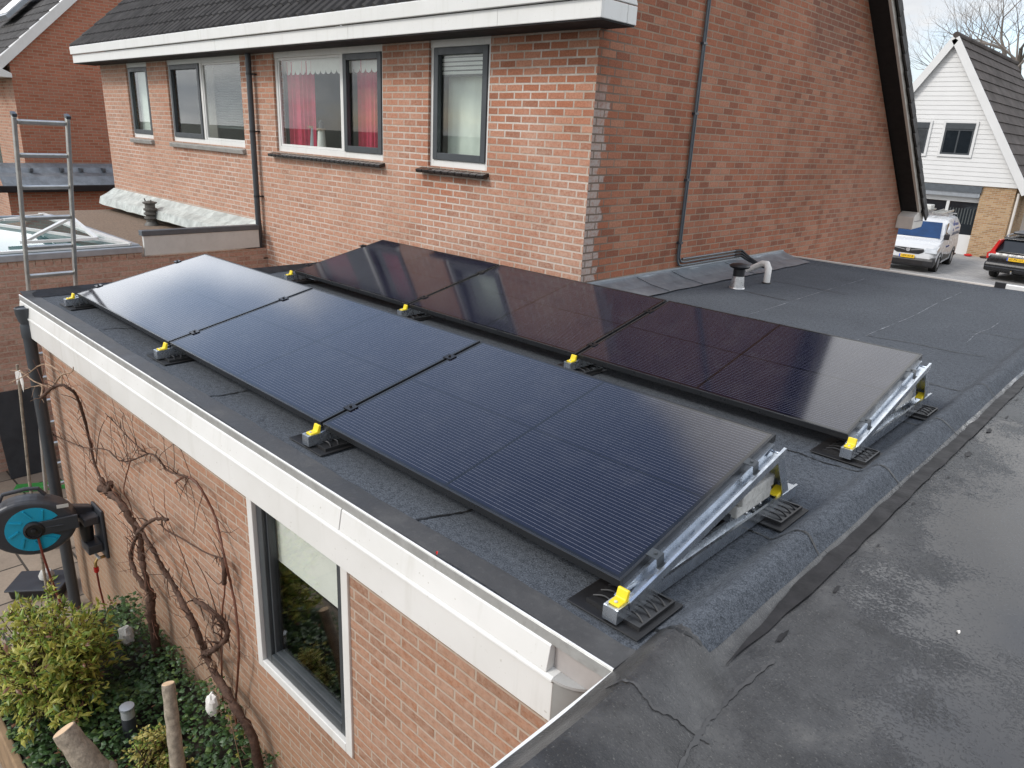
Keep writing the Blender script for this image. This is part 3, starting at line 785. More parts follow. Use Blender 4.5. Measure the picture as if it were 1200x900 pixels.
def make_mount(end):
    rt = empty('mounting_frame')
    mb = MB(); channel(mb, (0,-.085,.045), (0,1.225,.045), .054, .050)
    mb.box(-.027, .027, -.088, -.0851, .021, .070); mb.box(-.0259, .0259, -.0849, .03, .066, .069); mb.box(-.0259, .0259, 1.15, 1.224, .060, .063)
    build('base_rail', mb, M['steel'], rt, local=True)
    mb = MB(); channel(mb, slope(-.035, T + .014), slope(PW - .03, T + .014), .062, .030)
    build('sloped_rail', mb, M['steel'], rt, local=True)
    mb = MB()
    top = V(slope(PW - .045, T + .02)); bot = V((0, 1.135, .055))
    mb.bar(top + V((.0, .006, 0)), bot + V((0,.006,0)), .046, .004, 0, up=(0,1,.2))
    for sx in (-1, 1): mb.bar(top + V((sx*.0235,-.020,0)), bot + V((sx*.0235,-.020,0)), .003, .048, 0, up=(0,1,.2))
    build('rear_leg', mb, M['steel'], rt, local=True)
    mb = MB()       # yellow end cap: little foot and tilted tongue
    mb.prism([(-.072,.0695),(-.020,.0695),(-.014,.108),(-.026,.111),(-.036,.080),(-.072,.077)], 0, -.021, .021)
    build('end_cap', mb, M['yellow'], rt, local=True, bevel=.004)
    build('screw', MB().lathe([(.006,0),(.006,.003),(.003,.005)], (0,-.060,.078), 10), M['lightgrey'], rt, local=True)
    build('rear_cap', MB().prism([(1.035,.0715),(1.10,.0715),(1.098,.10),(1.08,.095),(1.035,.079)], 0, -.019, .019), M['yellow'], rt, local=True, bevel=.003)
    Mp = Matrix.Rotation(TILT, 4, 'X'); Mp.translation = V((0, 0, H0))
    for yp in (.17, .82):
        mb = MB()
        if end:
            mb.box(-.037, .008, yp-.020, yp+.020, .002, .005, 0, Mp)
            mb.box(.005, .008, yp-.020, yp+.020, -.036, .002, 0, Mp); mb.box(.008, .018, yp-.020, yp+.020, -.036, -.033, 0, Mp)
            mb.lathe([(.006,0),(.006,.005),(.003,.006)], Mp @ V((-.012, yp, .005)), 10)
        else:
            mb.box(-.030, .030, yp-.024, yp+.024, .002, .006, 0, Mp); mb.box(-.007, .007, yp-.024, yp+.024, -.030, .002, 0, Mp)
            mb.lathe([(.007,0),(.007,.007),(.004,.008)], Mp @ V((0, yp, .006)), 10)
        build('clamp', mb, M['sash'] if end == 1 else M['panelframe'], rt, local=True)
    return rt
m_end = make_mount(1); m_mid = make_mount(0); m_far = make_mount(0)
mxs = [-.024, 1.732, 3.474, 5.237]
mlab = ['steel mounting frame under the ladder end of the %s row', 'steel mounting frame under the first joint from the ladder in the %s row',
        'steel mounting frame under the second joint from the ladder in the %s row', 'open steel triangle at the near end of the %s row, %s']
used = {}
for rw in (0, 1):
    for i in range(4):
        src = m_end if i == 3 else (m_far if i == 0 else m_mid)
        o = src if src not in used else copy_tree(src); used[src] = 1
        o.location = (mxs[i] + rw*.0246, row_y(rw), rw*.0074)
        nm = 'front' if rw == 0 else 'back'
        tag(o, mlab[i] % nm if i < 3 else mlab[3] % (nm, 'above the gutter end' if rw == 0 else 'beside the felt kerb'), 'mounting frame', 'steel mounting frames under the panels')
        if i == 0:
            pass
# rubber mats under the frames
def make_mat():
    rt = empty('rubber_mat')
    build('base', MB().box(-.15, .13, -.125, .14, 0, .006), M['rubber'], rt, local=True, bevel=.004)
    mb = MB(); mb.box(-.10, .108, -.085, .118, .0062, .013)
    mb.box(-.10, .108, -.085, -.078, .0131, .020); mb.box(-.10, .108, .111, .118, .0131, .020); mb.box(.101, .108, -.078, .111, .0131, .020)
    for k in range(4):
        y = -.050 + k*.042
        pts = [(.024 + .074*j/8, y + .012*math.sin(PI*j/8), .014 + .011*math.sin(PI*(.35 + .65*j/8))) for j in range(9)]
        mb.tube(pts, .0036, 6); mb.tube([(-p[0], p[1], p[2]) for p in pts], .0036, 6)
    build('ribbed_pad', mb, M['rubber_rib'], rt, local=True, smooth=True, ang=40)
    return rt
mat0 = make_mat(); first = True
matlab = {(0,0): 'ribbed black rubber mat at the front row foot nearest the ladder', (0,1): 'ribbed black rubber mat at the front row foot below the first panel joint',
          (0,2): 'ribbed black rubber mat at the front row foot below the second panel joint', (0,3): 'large looking ribbed black rubber mat at the near yellow cap of the front row',
          (1,0): 'black rubber mat at the back row foot nearest the downpipe', (1,1): 'black rubber mat at the back row foot below the first joint',
          (1,2): 'black rubber mat at the back row foot below the second joint', (1,3): 'ribbed black rubber mat at the near yellow cap of the back row'}
for rw in (0, 1):
    for i in range(4):
        o = mat0 if first else copy_tree(mat0); first = False
        o.location = (mxs[i] + rw*.0246 - (.02 if i == 3 else 0), row_y(rw) + .035, roofz(mxs[i], row_y(rw)) + .006)
        tag(o, matlab[(rw, i)], 'rubber mat', 'rubber mats under the mounting frames')
for rw in (0, 1):
    o = copy_tree(mat0); o.location = (mxs[3] + rw*.0246 - .012, row_y(rw) + 1.01, roofz(mxs[3], row_y(rw) + 1.0) + .008)
    tag(o, 'ribbed black rubber mat below the concrete ballast of the %s row' % ('front' if rw == 0 else 'back'), 'rubber mat', 'rubber mats under the mounting frames')
# ballast
def slab():
    mb = MB(); mb.box(-.15, .15, -.145, .145, 0, .050)
    return mb
s0 = None
for rw in (0, 1):
    by = row_y(rw)
    tr = tag(empty('ballast_tray', (5.10, by + .86, .07)), 'galvanised tray holding the concrete ballast of the %s row' % ('front' if rw == 0 else 'back'), 'ballast tray', 'ballast trays')
    mb = MB().box(-.34, .125, -.165, .155, 0, .003); mb.box(-.34, .125, -.168, -.1651, 0, .034); mb.box(-.34, .125, .1551, .158, 0, .028)
    build('pan', mb, M['steel'], tr, local=True)
    for yy in (-.06, .0, .06): build('bolt', MB().lathe([(.008,0),(.008,.010),(.005,.012)], (.135, yy, .0), 8), M['alubright'], tr, local=True)
    for lv in (0, 1):
        o = build('paving_slab', slab(), M['concrete'], bevel=.006, local=True) if s0 is None else s0.copy()
        if s0 is None: s0 = o
        else: link(o)
        o.location = (5.085 + .006*lv, by + .87 + .008*lv, .0735 + lv*.0515); o.rotation_euler = (0, 0, .03*lv)
        tag(o, '%s grey concrete slab of the ballast in the %s row' % ('upper' if lv else 'lower', 'front' if rw == 0 else 'back'), 'concrete slab', 'concrete ballast slabs')

# ------------------------------------------------------------------ the house with the windows and the gable
HX, HY = 1.82, 4.0        # outer corner
HL = -10.95
house = tag(empty('brick_house', (-4.5, 8.8, GZ)), 'long red brick house with the bare gable wall, white gutter and four upstairs windows', 'house')
EZ = 2.44; KS[house] = 1; GB = GZ - .6
wins = [(-9.60,-8.58), (-7.72,-5.0), (-4.03,-1.43), (-.57,.42)]
WZ0 = 1.06
holes = [(a, b, WZ0, EZ) for a, b in wins]
mb = MB().wall(1, HY, HL, HX, GB, 2.55, holes, .16)
build('front_wall', mb, M['brick_front'], house)
RY, RZ_ = 7.45, 5.98; YB = 13.75; EBZ = .42
def gable(x, y0, yb, zf, zb, yr, zr):
    return [(x, y0, GB), (x, yb, GB), (x, yb, zb), (x, yr, zr), (x, y0, zf)]
mb = MB(); mb.face(gable(HX, HY, YB, 2.55, .35, RY, RZ_-.12)); build('gable_wall', mb, M['brick_gable'], house)
mb = MB(); mb.face(gable(HL, HY, YB, 2.55, .35, RY, RZ_-.12)); mb.face([(HL,YB,GB),(HX,YB,GB),(HX,YB,.35),(HL,YB,.35)])
build('back_wall', mb, M['brick_gable'], house)
# tiled roof as a height field of pantiles
def tiled(x0, x1, y0, z0, y1, z1, per=.20, rowl=.335, amp=.080, stp=.022, nx=8, m=0, mb=None):
    mb = mb or MB(); dy, dz = y1-y0, z1-z0; L_ = math.hypot(dy, dz); d = V((0, dy/L_, dz/L_)); n = V((0, -d.z, d.y))
    if n.z < 0: n = -n
    cnt = int((x1-x0)/per*nx); rows_ = int(L_/rowl) + 1
    for rr in range(rows_):
        a0 = rr*rowl; a1 = min(L_, a0 + rowl)
        if a1 - a0 < .02: continue
        i0 = len(mb.v)
        for (a, h) in ((a0, 0), (a0, stp), (a1, .004)):
            for i in range(cnt+1):
                x = x0 + (x1-x0)*i/cnt; w_ = amp*max(0, math.cos(2*PI*(x-x0)/per))**.7
                mb.v.append(V((x, y0, z0)) + d*a + n*((h + w_) if h else w_*.2))
        for k in range(2):
            for i in range(cnt):
                a = i0 + k*(cnt+1) + i
                mb.f.append([a, a+1, a+cnt+2, a+cnt+1]); mb.m.append(m)
    return mb
mb = tiled(HL-.25, HX+.26, 3.62, 2.66, RY, RZ_)
mb2 = tiled(HL-.25, HX+.36, YB+.30, .36, RY, RZ_, nx=4, mb=mb)
# verge tiles along the back slope
build('roof', mb, M['tile'], house)
mb = MB()
d_ = V((0, YB+.30-RY, .36-RZ_)); Lb = d_.length; d_.normalize(); nrm = V((0, -d_.z, d_.y))
k = 0
while k*.335 < Lb:
    p = V((HX+.30, RY, RZ_)) + d_*(k*.335)
    mb.bar(p + nrm*.055, p + d_*.345 + nrm*.085, .10, .06, 0, up=nrm)
    mb.bar(p - nrm*.02 + V((.055,0,0)), p + d_*.345 + V((.055,0,0)) + nrm*.005, .03, .13, 0, up=nrm); k += 1
build('verge_tile', mb, M['tile'], house)
# barge board and black soffit of the back rake
mb = MB(); a = V((HX+.13, RY, RZ_-.15)); b = V((HX+.13, YB+.04, RZ_-.15 + (YB+.04-RY)*(.36-RZ_)/(YB+.30-RY)))
mb.bar(a, b, .27, .05, 0, up=nrm); build('soffit', mb, M['soffit'], house)
mb = MB(); a2 = a + V((.16,0,.03)); b2 = b + V((.16,0,.03)); mb.bar(a2, b2, .045, .10, 0, up=nrm); build('barge_board', mb, M['cream'], house, bevel=.004)
build('eave_box', MB().prism([(YB-.25,-.02+.15),(YB+.33,.15),(YB+.36,.22),(YB+.36,.42),(YB-.05,.44),(YB-.25,.36)], 0, HX+.005, HX+.30), M['cream'], house, bevel=.01)
build('eave_groove', MB().box(HX+.301, HX+.304, YB-.2, YB+.33, .27, .282), M['purplegrey'], house)
# front gutter box
GX1 = 2.13
mb = MB()
mb.prism([(3.60,2.405),(3.60,2.555),(3.97,2.555),(3.97,2.405)], 0, HL-.28, GX1)
g1 = build('fascia', mb, M['white'], house, bevel=.006)
mb = MB().prism([(3.565,2.562),(3.56,2.70),(3.585,2.71),(3.62,2.70),(3.62,2.562)], 0, HL-.28, GX1+.003)
mb.prism([(3.62,2.562),(3.62,2.69),(4.04,2.69),(4.11,2.562)], 0, GX1-.03, GX1+.002)
build('gutter', mb, M['white'], house, bevel=.006)
mb = MB()
for x in (-4.93, -1.55, .9): mb.box(x, x+.005, 3.598, 3.5995, 2.41, 2.55)
build('joint', mb, M['lightgrey'], house)
mb = MB()
mb.box(HX+.002, GX1-.001, 3.972, 4.11, 2.405, 2.555); build('fascia_return', mb, M['white'], house, bevel=.005)
build('soffit', MB().box(HL-.27, GX1-.012, 3.612, 3.9995, 2.392, 2.4045), M['soffit'], house)
build('soffit', MB().box(HX+.002, GX1-.012, 4.0, 4.10, 2.392, 2.4045), M['soffit'], house)
# roof mounted dark panel above the eave
pr = tag(empty('roof_panel', hs((-3.3, 3.62, 2.66)), 0, math.atan2(RZ_-2.66, RY-3.62)), 'dark solar panel on the tiled roof above the white gutter', 'solar panel')
build('frame', MB().box(-1.45, 1.3, .95, 2.65, .07, .11), M['panelframe'], pr, local=True, bevel=.004)
build('glass', MB().box(-1.43, 1.28, .97, 2.63, .111, .114), M['pv'], pr, local=True)
build('rail', MB().box(-1.52, 1.36, 1.15, 1.19, .04, .069), M['alubright'], pr, local=True)
build('rail', MB().box(-1.52, 1.36, 2.3, 2.34, .04, .069), M['alubright'], pr, local=True)
# windows
def window(i, panes, curtain=None):
    x0, x1 = wins[i]
    m_ = MB(); y0, y1 = HY+.035, HY+.095
    m_.box(x0, x1, y0-.01, y1, EZ-.12, EZ)
    m_.box(x0, x0+.06, y0, y1, WZ0, EZ-.12); m_.box(x1-.06, x1, y0, y1, WZ0, EZ-.12); m_.box(x0+.06, x1-.06, y0, y1, WZ0, WZ0+.075)
    for (a, b, kind) in panes[:-1]: m_.box(b-.035, b+.035, y0, y1, WZ0+.075, EZ-.12)
    wn = build('window', m_, M['white'], house, bevel=.004)
    for k, (a, b, kind) in enumerate(panes):
        A = a + (.062 if k == 0 else .037); B = b - (.062 if k == len(panes)-1 else .037)
        zb, zt = WZ0+.078, EZ-.123
        if kind == 's':
            s_ = MB(); sq_frame(s_, A, B, zb, zt, .075, y0-.018, y1-.02)
            build('sash', s_, M['sash'], wn, bevel=.004); q = .07
        else:
            s_ = MB(); sq_frame(s_, A, B, zb, zt, .03, y0+.012, y1-.02); build('bead', s_, M['white'], wn); q = .028
        build('pane', MB().box(A+q, B-q, y0+.028, y0+.034, zb+q, zt-q), M['glass'], wn)
    return wn
w1 = window(0, [(wins[0][0], wins[0][1], 's')]); w2 = window(1, [(wins[1][0], -6.45, 's'), (-6.45, wins[1][1], 'f')])
w3 = window(2, [(wins[2][0], -2.34, 'f'), (-2.34, wins[2][1], 's')]); w4 = window(3, [(wins[3][0], wins[3][1], 's')])
for i, (x0, x1) in enumerate(wins):
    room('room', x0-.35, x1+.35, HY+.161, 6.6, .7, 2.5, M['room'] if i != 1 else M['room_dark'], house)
    mb = MB()
    if i >= 2:
        n_ = int((x1-x0+.16)/.11); wd = (x1-x0+.16)/n_
        for k in range(n_):
            xa = x0-.12 + k*wd
            Mx = Matrix.Translation(V((xa, HY+.05, WZ0-.005))) @ Matrix.Rotation(R(14), 4, 'X')
            mb.box(.003, wd-.003, -.15, .0, -.04, .0, 0, Mx)
        build('sill', mb, M['sill_tile'], house, bevel=.006)
    else:
        Mx = Matrix.Translation(V((0, HY+.05, WZ0-.004))) @ Matrix.Rotation(R(12), 4, 'X')
        mb.box(x0-.02, x1+.02, -.12, 0, -.07, 0, 0, Mx); build('sill', mb, M['sill_grey'], house, bevel=.008)
def drape(name, x0, x1, y, z0, z1, mat_, amp=.035, per=.13, lab=None, par=house):
    mb = MB(); n_ = int((x1-x0)/.012)
    for i in range(n_):
        q = [x0 + (x1-x0)*(i+k)/n_ for k in (0, 1)]
        yy = [y + amp*math.sin(2*PI*a/per) + .4*amp*math.sin(2*PI*a/per*2.3 + 1) for a in q]
        mb.face([(q[0],yy[0],z0),(q[1],yy[1],z0),(q[1],yy[1],z1),(q[0],yy[0],z1)])
    o = build(name, mb, mat_, par, smooth=True, ang=80)
    if lab: o['label'] = lab
    return o
drape('curtain', -3.98, -3.26, HY+.21, WZ0-.05, 2.28, M['curtain'], lab='crimson curtain drawn to the left')
drape('curtain', -2.22, -1.74, HY+.21, WZ0-.05, 2.28, M['curtain'], lab='crimson curtain drawn to the right')
mb = MB()   # scalloped white pelmet
for k in range(19):
    xa = -4.1 + k*.13; pts = [(xa, HY+.172, 2.34), (xa, HY+.172, 2.16)] + [(xa + .065 - .065*math.cos(PI*j/6), HY+.172, 2.16 - .055*math.sin(PI*j/6)) for j in range(1, 6)] + [(xa+.13, HY+.172, 2.16), (xa+.13, HY+.172, 2.34)]
    mb.face(pts)
build('pelmet', mb, M['fabric'], house)
drape('net_curtain', -4.25, -4.05, HY+.18, WZ0, 2.3, M['fabric'], .012, .05)
drape('pale_curtain', -.50, .36, HY+.25, WZ0+.02, 2.1, M['blindgreen'], .01, .4)
build('blind_box', MB().box(-.50, .35, HY+.12, HY+.155, 2.03, 2.30), M['slats'], house, bevel=.006)
mb = MB()
for k in range(5): mb.box(-.46, .31, HY+.105, HY+.119, 2.05 + k*.045, 2.08 + k*.045)
build('vent_slats', mb, M['lightgrey'], house)
build('roller_blind', MB().box(-9.5, -8.7, HY+.17, HY+.18, WZ0+.02, 2.33), M['blindgreen'], house)
mb = MB()
for k in range(26): mb.box(-6.38, -5.08, HY+.22, HY+.235, 1.33 + k*.038, 1.36 + k*.038)
build('venetian_blind', mb, M['slats'], house)
build('curtain', (lambda m_: (m_.box(-7.2, -6.55, HY+.30, HY+.32, WZ0, 2.3), m_)[1])(MB()), M['room'], house)
# two striped ornaments on the window ledge
build('window_ledge', MB().box(-4.0, -1.46, HY+.161, HY+.42, WZ0-.01, WZ0+.03), M['fabric'], house)
for k, x in enumerate((-3.42, -3.20)):
    orn = tag(empty('lighthouse_ornament', hs((x, HY+.24, WZ0+.031))), ['little lighthouse ornament with a blue band, left of the pair behind the wide window', 'little white lighthouse ornament, right of the pair behind the wide window'][k], 'ornament', 'lighthouse ornaments on the window ledge')
    sF = (1.0, .92)[k]
    build('tower', MB().lathe([(.07*sF,0),(.055*sF,.22*sF),(.05*sF,.30*sF)], (0,0,0), 14), M['fabric'] if k else M['zinc'], orn, local=True, smooth=True)
    build('gallery', MB().lathe([(.07*sF,.301*sF),(.07*sF,.33*sF)], (0,0,0), 14), M['wood'], orn, local=True, smooth=True)
    build('lantern', MB().lathe([(.035*sF,.331*sF),(.035*sF,.40*sF),(.045*sF,.401*sF),(.004,.45*sF)], (0,0,0), 12), M['sash'], orn, local=True, smooth=True)
# downpipe, conduits
mb = MB().tube([(-4.58,3.92,-2.8), (-4.58,3.92,2.40)], .042, 14); build('downpipe', mb, M['downpipe'], house, smooth=True)
mb = MB()
for z in (-.6, .35, 1.3, 2.1): mb.lathe([(.047,z),(.047,z+.03)], (-4.58,3.92,0), 14); mb.box(-4.56,-4.50,3.93,3.999,z+.005,z+.025)
mb.lathe([(.05,-.78),(.05,-.70)], (-4.58,3.92,0), 14)
build('pipe_bracket', mb, M['black'], house, smooth=True)
cx0 = HX + .025
for k in range(2):
    y = 5.745 + k*.034
    pts = [(cx0, y, 5.2), (cx0, y, .20), (cx0, y+.012, .15 + k*.03), (cx0, y+.05, .105 + k*.036), (cx0, y+.12, .092 + k*.038), (cx0, 7.15, .092 + k*.038)]
    build('conduit', MB().tube(pts, .0125, 8), M['zinc_dark'], house, smooth=True)
mb = MB().tube([(cx0, 5.86, .168), (cx0, 7.15, .168)], .0125, 8); build('conduit', mb, M['zinc_dark'], house, smooth=True)
mb = MB()
for z in (.35, 1.05, 1.75, 2.45, 3.1): mb.box(HX+.003, HX+.044, 5.725, 5.80, z, z+.022)
build('conduit_clip', mb, M['darkgrey'], house)
mb = MB()
for k in range(3): mb.tube([(cx0, 7.15, .092+k*.038), (cx0+.03, 7.26, .10+k*.035), (cx0+.10, 7.36, .04+k*.02), (cx0+.30, 7.42, -.035)], .017, 8)
build('black_sleeve', mb, M['black'], house, smooth=True)
# lead flashing at the foot of the gable
def flashing(y0, y1):
    mb = MB(); n_ = int((y1-y0)/.08)
    for i in range(n_):
        ya, yb = y0 + (y1-y0)*i/n_, y0 + (y1-y0)*(i+1)/n_
        def pr(y):
            q = .012*mnoise.noise(V((y*3, 0, 0)))
            return [V((HX+.004, y, .05)), V((HX+.03+q, y, .035+q)), V((HX+.20+q, y, -.02)), V((HX+.42+q*2, y, -.052))]
        A, B = pr(ya), pr(yb)
        for k in range(3): mb.face([A[k], A[k+1], B[k+1], B[k]])
    return mb
build('lead_flashing', flashing(4.02, 8.68), M['lead'], house, smooth=True, ang=60)
mb = MB()
for y in (4.95, 5.65, 6.9): mb.tube([(HX+.03, y, .042), (HX+.20, y+.03, -.012), (HX+.42, y+.06, -.046)], .004, 6)
build('flashing_seam', mb, M['zinc_dark'], house)
build('flashing_strip', MB().box(HX+.001, HX+.012, 4.02, 8.65, .048, .068), M['zinc'], house)
# pale lead skirt over the roof on the other side of the downpipe
mb = MB(); n_ = 60
for i in range(n_):
    xa, xb = -11.0 + (6.35)*i/n_, -11.0 + 6.35*(i+1)/n_
    def pr(x):
        q = .02*mnoise.noise(V((x*2.5, 3, 0)))
        return [V((x, HY-.005, -.02)), V((x, HY-.16, -.13+q)), V((x, HY-.30, -.20+q)), V((x, HY-.34, -.34+q)), V((x, HY-.02, -.46))]
    A, B = pr(xa), pr(xb)
    for k in range(4): mb.face([A[k], B[k], B[k+1], A[k+1]])
build('lead_skirt', mb, M['lead_pale'], house, smooth=True, ang=30)

# ------------------------------------------------------------------ things on the flat roof by the gable
rv = tag(empty('roof_vent', (2.70, 5.60, 0)), 'aluminium roof vent with a black mushroom cowl standing by the lead flashing', 'roof vent')
build('base', MB().lathe([(.085,.0),(.082,.012),(.074,.014),(.062,.13)], (0,0,0), 24), M['alubright'], rv, local=True, smooth=True)
build('collar', MB().lathe([(.060,.131),(.060,.205)], (0,0,0), 24), M['black'], rv, local=True, smooth=True)
build('cowl', MB().lathe([(.062,.206),(.10,.222),(.108,.238),(.090,.256),(.03,.268),(.0,.27)], (0,0,0), 24), M['black'], rv, local=True, smooth=True)
fd = tag(empty('vent_elbow', (2.76, 6.18, 0)), 'white insulated pipe bent out of the felt roof towards the gable flashing', 'pipe')
pts = [(0,0,0), (0,.0,.08), (-.01,.02,.16), (-.05,.05,.205), (-.11,.07,.20), (-.20,.09,.15), (-.30,.10,.09)]
build('sleeve', MB().tube(pts, [.036,.036,.037,.037,.036,.033,.030], 14), M['fabric'], fd, local=True, smooth=True)
build('foot', MB().lathe([(.055,0),(.05,.008),(.04,.012)], (0,0,0), 16), M['bitumen'], fd, local=True, smooth=True)

# ------------------------------------------------------------------ the neighbour's extension across the alley
ne = tag(empty('garden_extension', (-7.6, 2, GZ)), 'neighbouring brown brick extension with a glass roof lantern, behind the ladder', 'building')
NX = -4.5; KS[ne] = 1
build('wall', MB().wall(0, NX, -2.5, 3.995, GB, -.42, [], .1), M['brick_left'], ne)
build('end_wall', MB().wall(1, -2.49, -11, NX, GB, -.42, [], .1), M['brick_left'], ne)
mb = MB()       # header course on top
for k in range(46):
    y = -2.5 + k*.1; mb.box(NX-.10, NX+.004, y+.003, y+.097, -.419, -.355)
build('header_course', mb, M['brick_left'], ne)
build('fascia', MB().box(NX-.02, NX+.03, 2.14, 3.86, -.40, -.13), M['lightgrey'], ne, bevel=.004)
build('fascia_cap', MB().box(NX-.08, NX+.045, 2.12, 3.86, -.128, -.055), M['zinc_dark'], ne, bevel=.008)
build('gravel_roof', MB().grid(rng(-11, NX-.05, .3), rng(2.14, 3.99, .2), lambda x, y: -.46 + .02*mnoise.noise(V((x, y, 0)))), M['gravel'], ne)
# lantern
LY0, LY1, LX0, LX1 = -2.4, 2.12, -8.6, NX + .03
la = build('roof_lantern', MB().box(LX1-.10, LX1, LY0, LY1, -.355, -.27).box(LX0, LX1-.101, LY1-.10, LY1, -.355, -.25).box(LX0, LX0+.1, LY0, LY1-.101, -.355, -.25), M['zinc'], ne, bevel=.008)
ridge_ = (-6.5, -.06)
mb = MB()
y = LY1 - .12
A = V((LX1-.10,y,-.25)); B = V((LX0+.1,y,-.25))
mb2 = MB()
pk = V((-6.5, .6, .02))
mb2.face([(LX1-.10,LY0,-.262),(LX1-.10,LY1-.12,-.262),(-6.5,.7,-.12),(-6.5,LY0,-.12)])
mb2.face([(LX1-.10,LY1-.12,-.262),(LX0+.1,LY1-.12,-.262),(-6.5,.7,-.12)])
mb2.face([(LX0+.1,LY1-.12,-.262),(LX0+.1,LY0,-.262),(-6.5,LY0,-.12),(-6.5,.7,-.12)])
build('lantern_glass', mb2, M['glass_green'], la)
mb = MB(); up = V((0,0,.02))
def bar_(a, b, w_=.045, h_=.035): mb.bar(V(a)+up, V(b)+up, w_, h_)
bar_((LX1-.10,LY1-.12,-.262), (-6.5,.7,-.12)); bar_((LX0+.1,LY1-.12,-.262), (-6.5,.7,-.12)); 0
for yy in (-.5,):
    bar_((LX1-.10,yy,-.262), (-6.5,yy,-.12))
mb.box(LX1-.17, LX1-.105, LY0, LY1-.1, -.265, -.235); mb.box(LX0, LX1-.17, LY1-.20, LY1-.105, -.26, -.225)
build('glazing_bars', mb, M['white'], la)
build('ridge_bar', MB().bar((-6.5,.74,-.105), (-6.5,LY0,-.105), .10, .07), M['zinc_dark'], la)
mb = MB()       # opened vent sash
for (a, b) in (((-4.75,.75,-.16),(-5.7,1.62,.02)), ((-4.72,1.62,-.16),(-5.7,1.62,.02)), ((-4.75,.75,-.16),(-4.72,1.62,-.16)), ((-5.72,.80,.02),(-5.7,1.62,.02))): mb.bar(a, b, .05, .035)
build('vent_sash', mb, M['white'], la)
room('lantern_room', LX0+.1, LX1-.12, LY0, LY1-.12, -1.9, -.275, M['greenroom'], ne)
rv2 = tag(empty('roof_vent', hs((-8.1, 3.62, -.46))), 'small grey finned flue cowl standing on the gravel roof before the pale lead skirt', 'roof vent')
build('pipe', MB().lathe([(.13,0),(.10,.04),(.085,.06),(.085,.375)], (0,0,0), 14), M['cowl'], rv2, local=True, smooth=True)
for k in range(3): build('fin', MB().lathe([(.09,.10+k*.075),(.115,.115+k*.075),(.115,.14+k*.075),(.09,.15+k*.075)], (0,0,0), 14), M['cowl'], rv2, local=True, smooth=True)
mb = MB().lathe([(.10,.37),(.12,.385),(.12,.40),(.02,.425)], (0,0,0), 14)
build('cap', mb, M['cowl'], rv2, local=True)
build('strut', MB().bar((.10,-.02,.36), (.15,-.03,.45), .016, .016), M['cowl'], rv2, local=True)
build('strut', MB().bar((-.10,-.02,.36), (-.15,-.03,.45), .016, .016), M['cowl'], rv2, local=True)

# ------------------------------------------------------------------ house far left
lh = tag(empty('brick_house', (-20, 9, GZ)), 'brick house at the far left whose side gable faces the ladder', 'house')
LX = -16.0; LFY = 3.62; LRY, LRZ = 8.4, 7.30; LYB = 13.2
mb = MB(); mb.face([(LX,LFY,GZ),(LX,LYB,GZ),(LX,LYB,2.6),(LX,LRY,LRZ-.1),(LX,LFY,2.6)])
build('gable_wall', mb, M['brick_far'], lh)
mb = MB().wall(1, LFY, -28, LX, GZ, 2.6, [(-20.5,-18.2,-.2,1.1)], .15); build('front_wall', mb, M['brick_far_front'], lh)
f_ = MB(); sq_frame(f_, -20.5, -18.2, -.2, 1.1, .09, LFY+.03, LFY+.1); wl = build('window', f_, M['white'], lh)
build('pane', MB().box(-20.42,-18.28,LFY+.06,LFY+.066,-.12,1.02), M['glass'], wl)
room('room', -20.6, -18.1, LFY+.151, 6, -.4, 1.3, M['room_dark'], lh)
build('roof', tiled(-28, LX+.10, 3.15, 2.42, LRY, LRZ, per=.30, rowl=.34, amp=.025, nx=4), M['tile'], lh)
build('roof_back', tiled(-28, LX+.10, LYB+.4, 2.35, LRY, LRZ, per=.30, rowl=.34, nx=2), M['tile'], lh)
mb = MB(); mb.bar((LX+.10,3.25,2.36), (LX+.10,LRY,LRZ-.10), .05, .20, 0, up=(0,-.7,.7)); build('barge_board', mb, M['white'], lh, bevel=.005)
build('gutter', MB().prism([(3.08,2.20),(3.04,2.46),(3.22,2.48),(3.6,2.30),(3.6,2.20)], 0, -28, LX+.16), M['white'], lh, bevel=.01)
rw_ = build('roof_window', MB().box(-19.6,-18.2,0,1.2,0,.1,0,Matrix.Translation(V((0,4.3,3.75))) @ Matrix.Rotation(math.atan2(LRZ-2.42,LRY-3.15),4,'X')), M['zinc'], lh)
build('pane', MB().box(-19.5,-18.3,.1,1.1,.1001,.11,0,Matrix.Translation(V((0,4.3,3.75))) @ Matrix.Rotation(math.atan2(LRZ-2.42,LRY-3.15),4,'X')), M['carglass'], rw_)
# lean-to against its gable, with lead roll and dark gutter
mb = MB(); n_ = 50
for i in range(n_):
    ya, yb = 2.9 + 6*i/n_, 2.9 + 6*(i+1)/n_
    def pr(y):
        q = .03*mnoise.noise(V((y*2, 5, 0)))
        return [V((LX+.01,y,.20)), V((LX+.18,y,.10+q)), V((LX+.30,y,-.02+q)), V((LX+.5,y,-.10)), V((LX+.72,y,-.30))]
    A, B = pr(ya), pr(yb)
    for k in range(4): mb.face([A[k], A[k+1], B[k+1], B[k]])
build('lead_flashing', mb, M['lead'], lh, smooth=True, ang=40)
for y in (3.6, 4.3, 4.75, 5.3, 5.7): build('lead_clip', MB().box(LX+.16, LX+.36, y, y+.09, .0, .10), M['zinc_dark'], lh, bevel=.02)
build('lean_to_gutter', MB().box(LX+.62, LX+.78, 2.2, 8.5, -.46, -.30), M['black'], lh, bevel=.02)
build('lean_to_wall', MB().wall(0, LX+.60, 3.0, 8.5, GZ, -.44, [], -.1), M['brick_far'], lh)

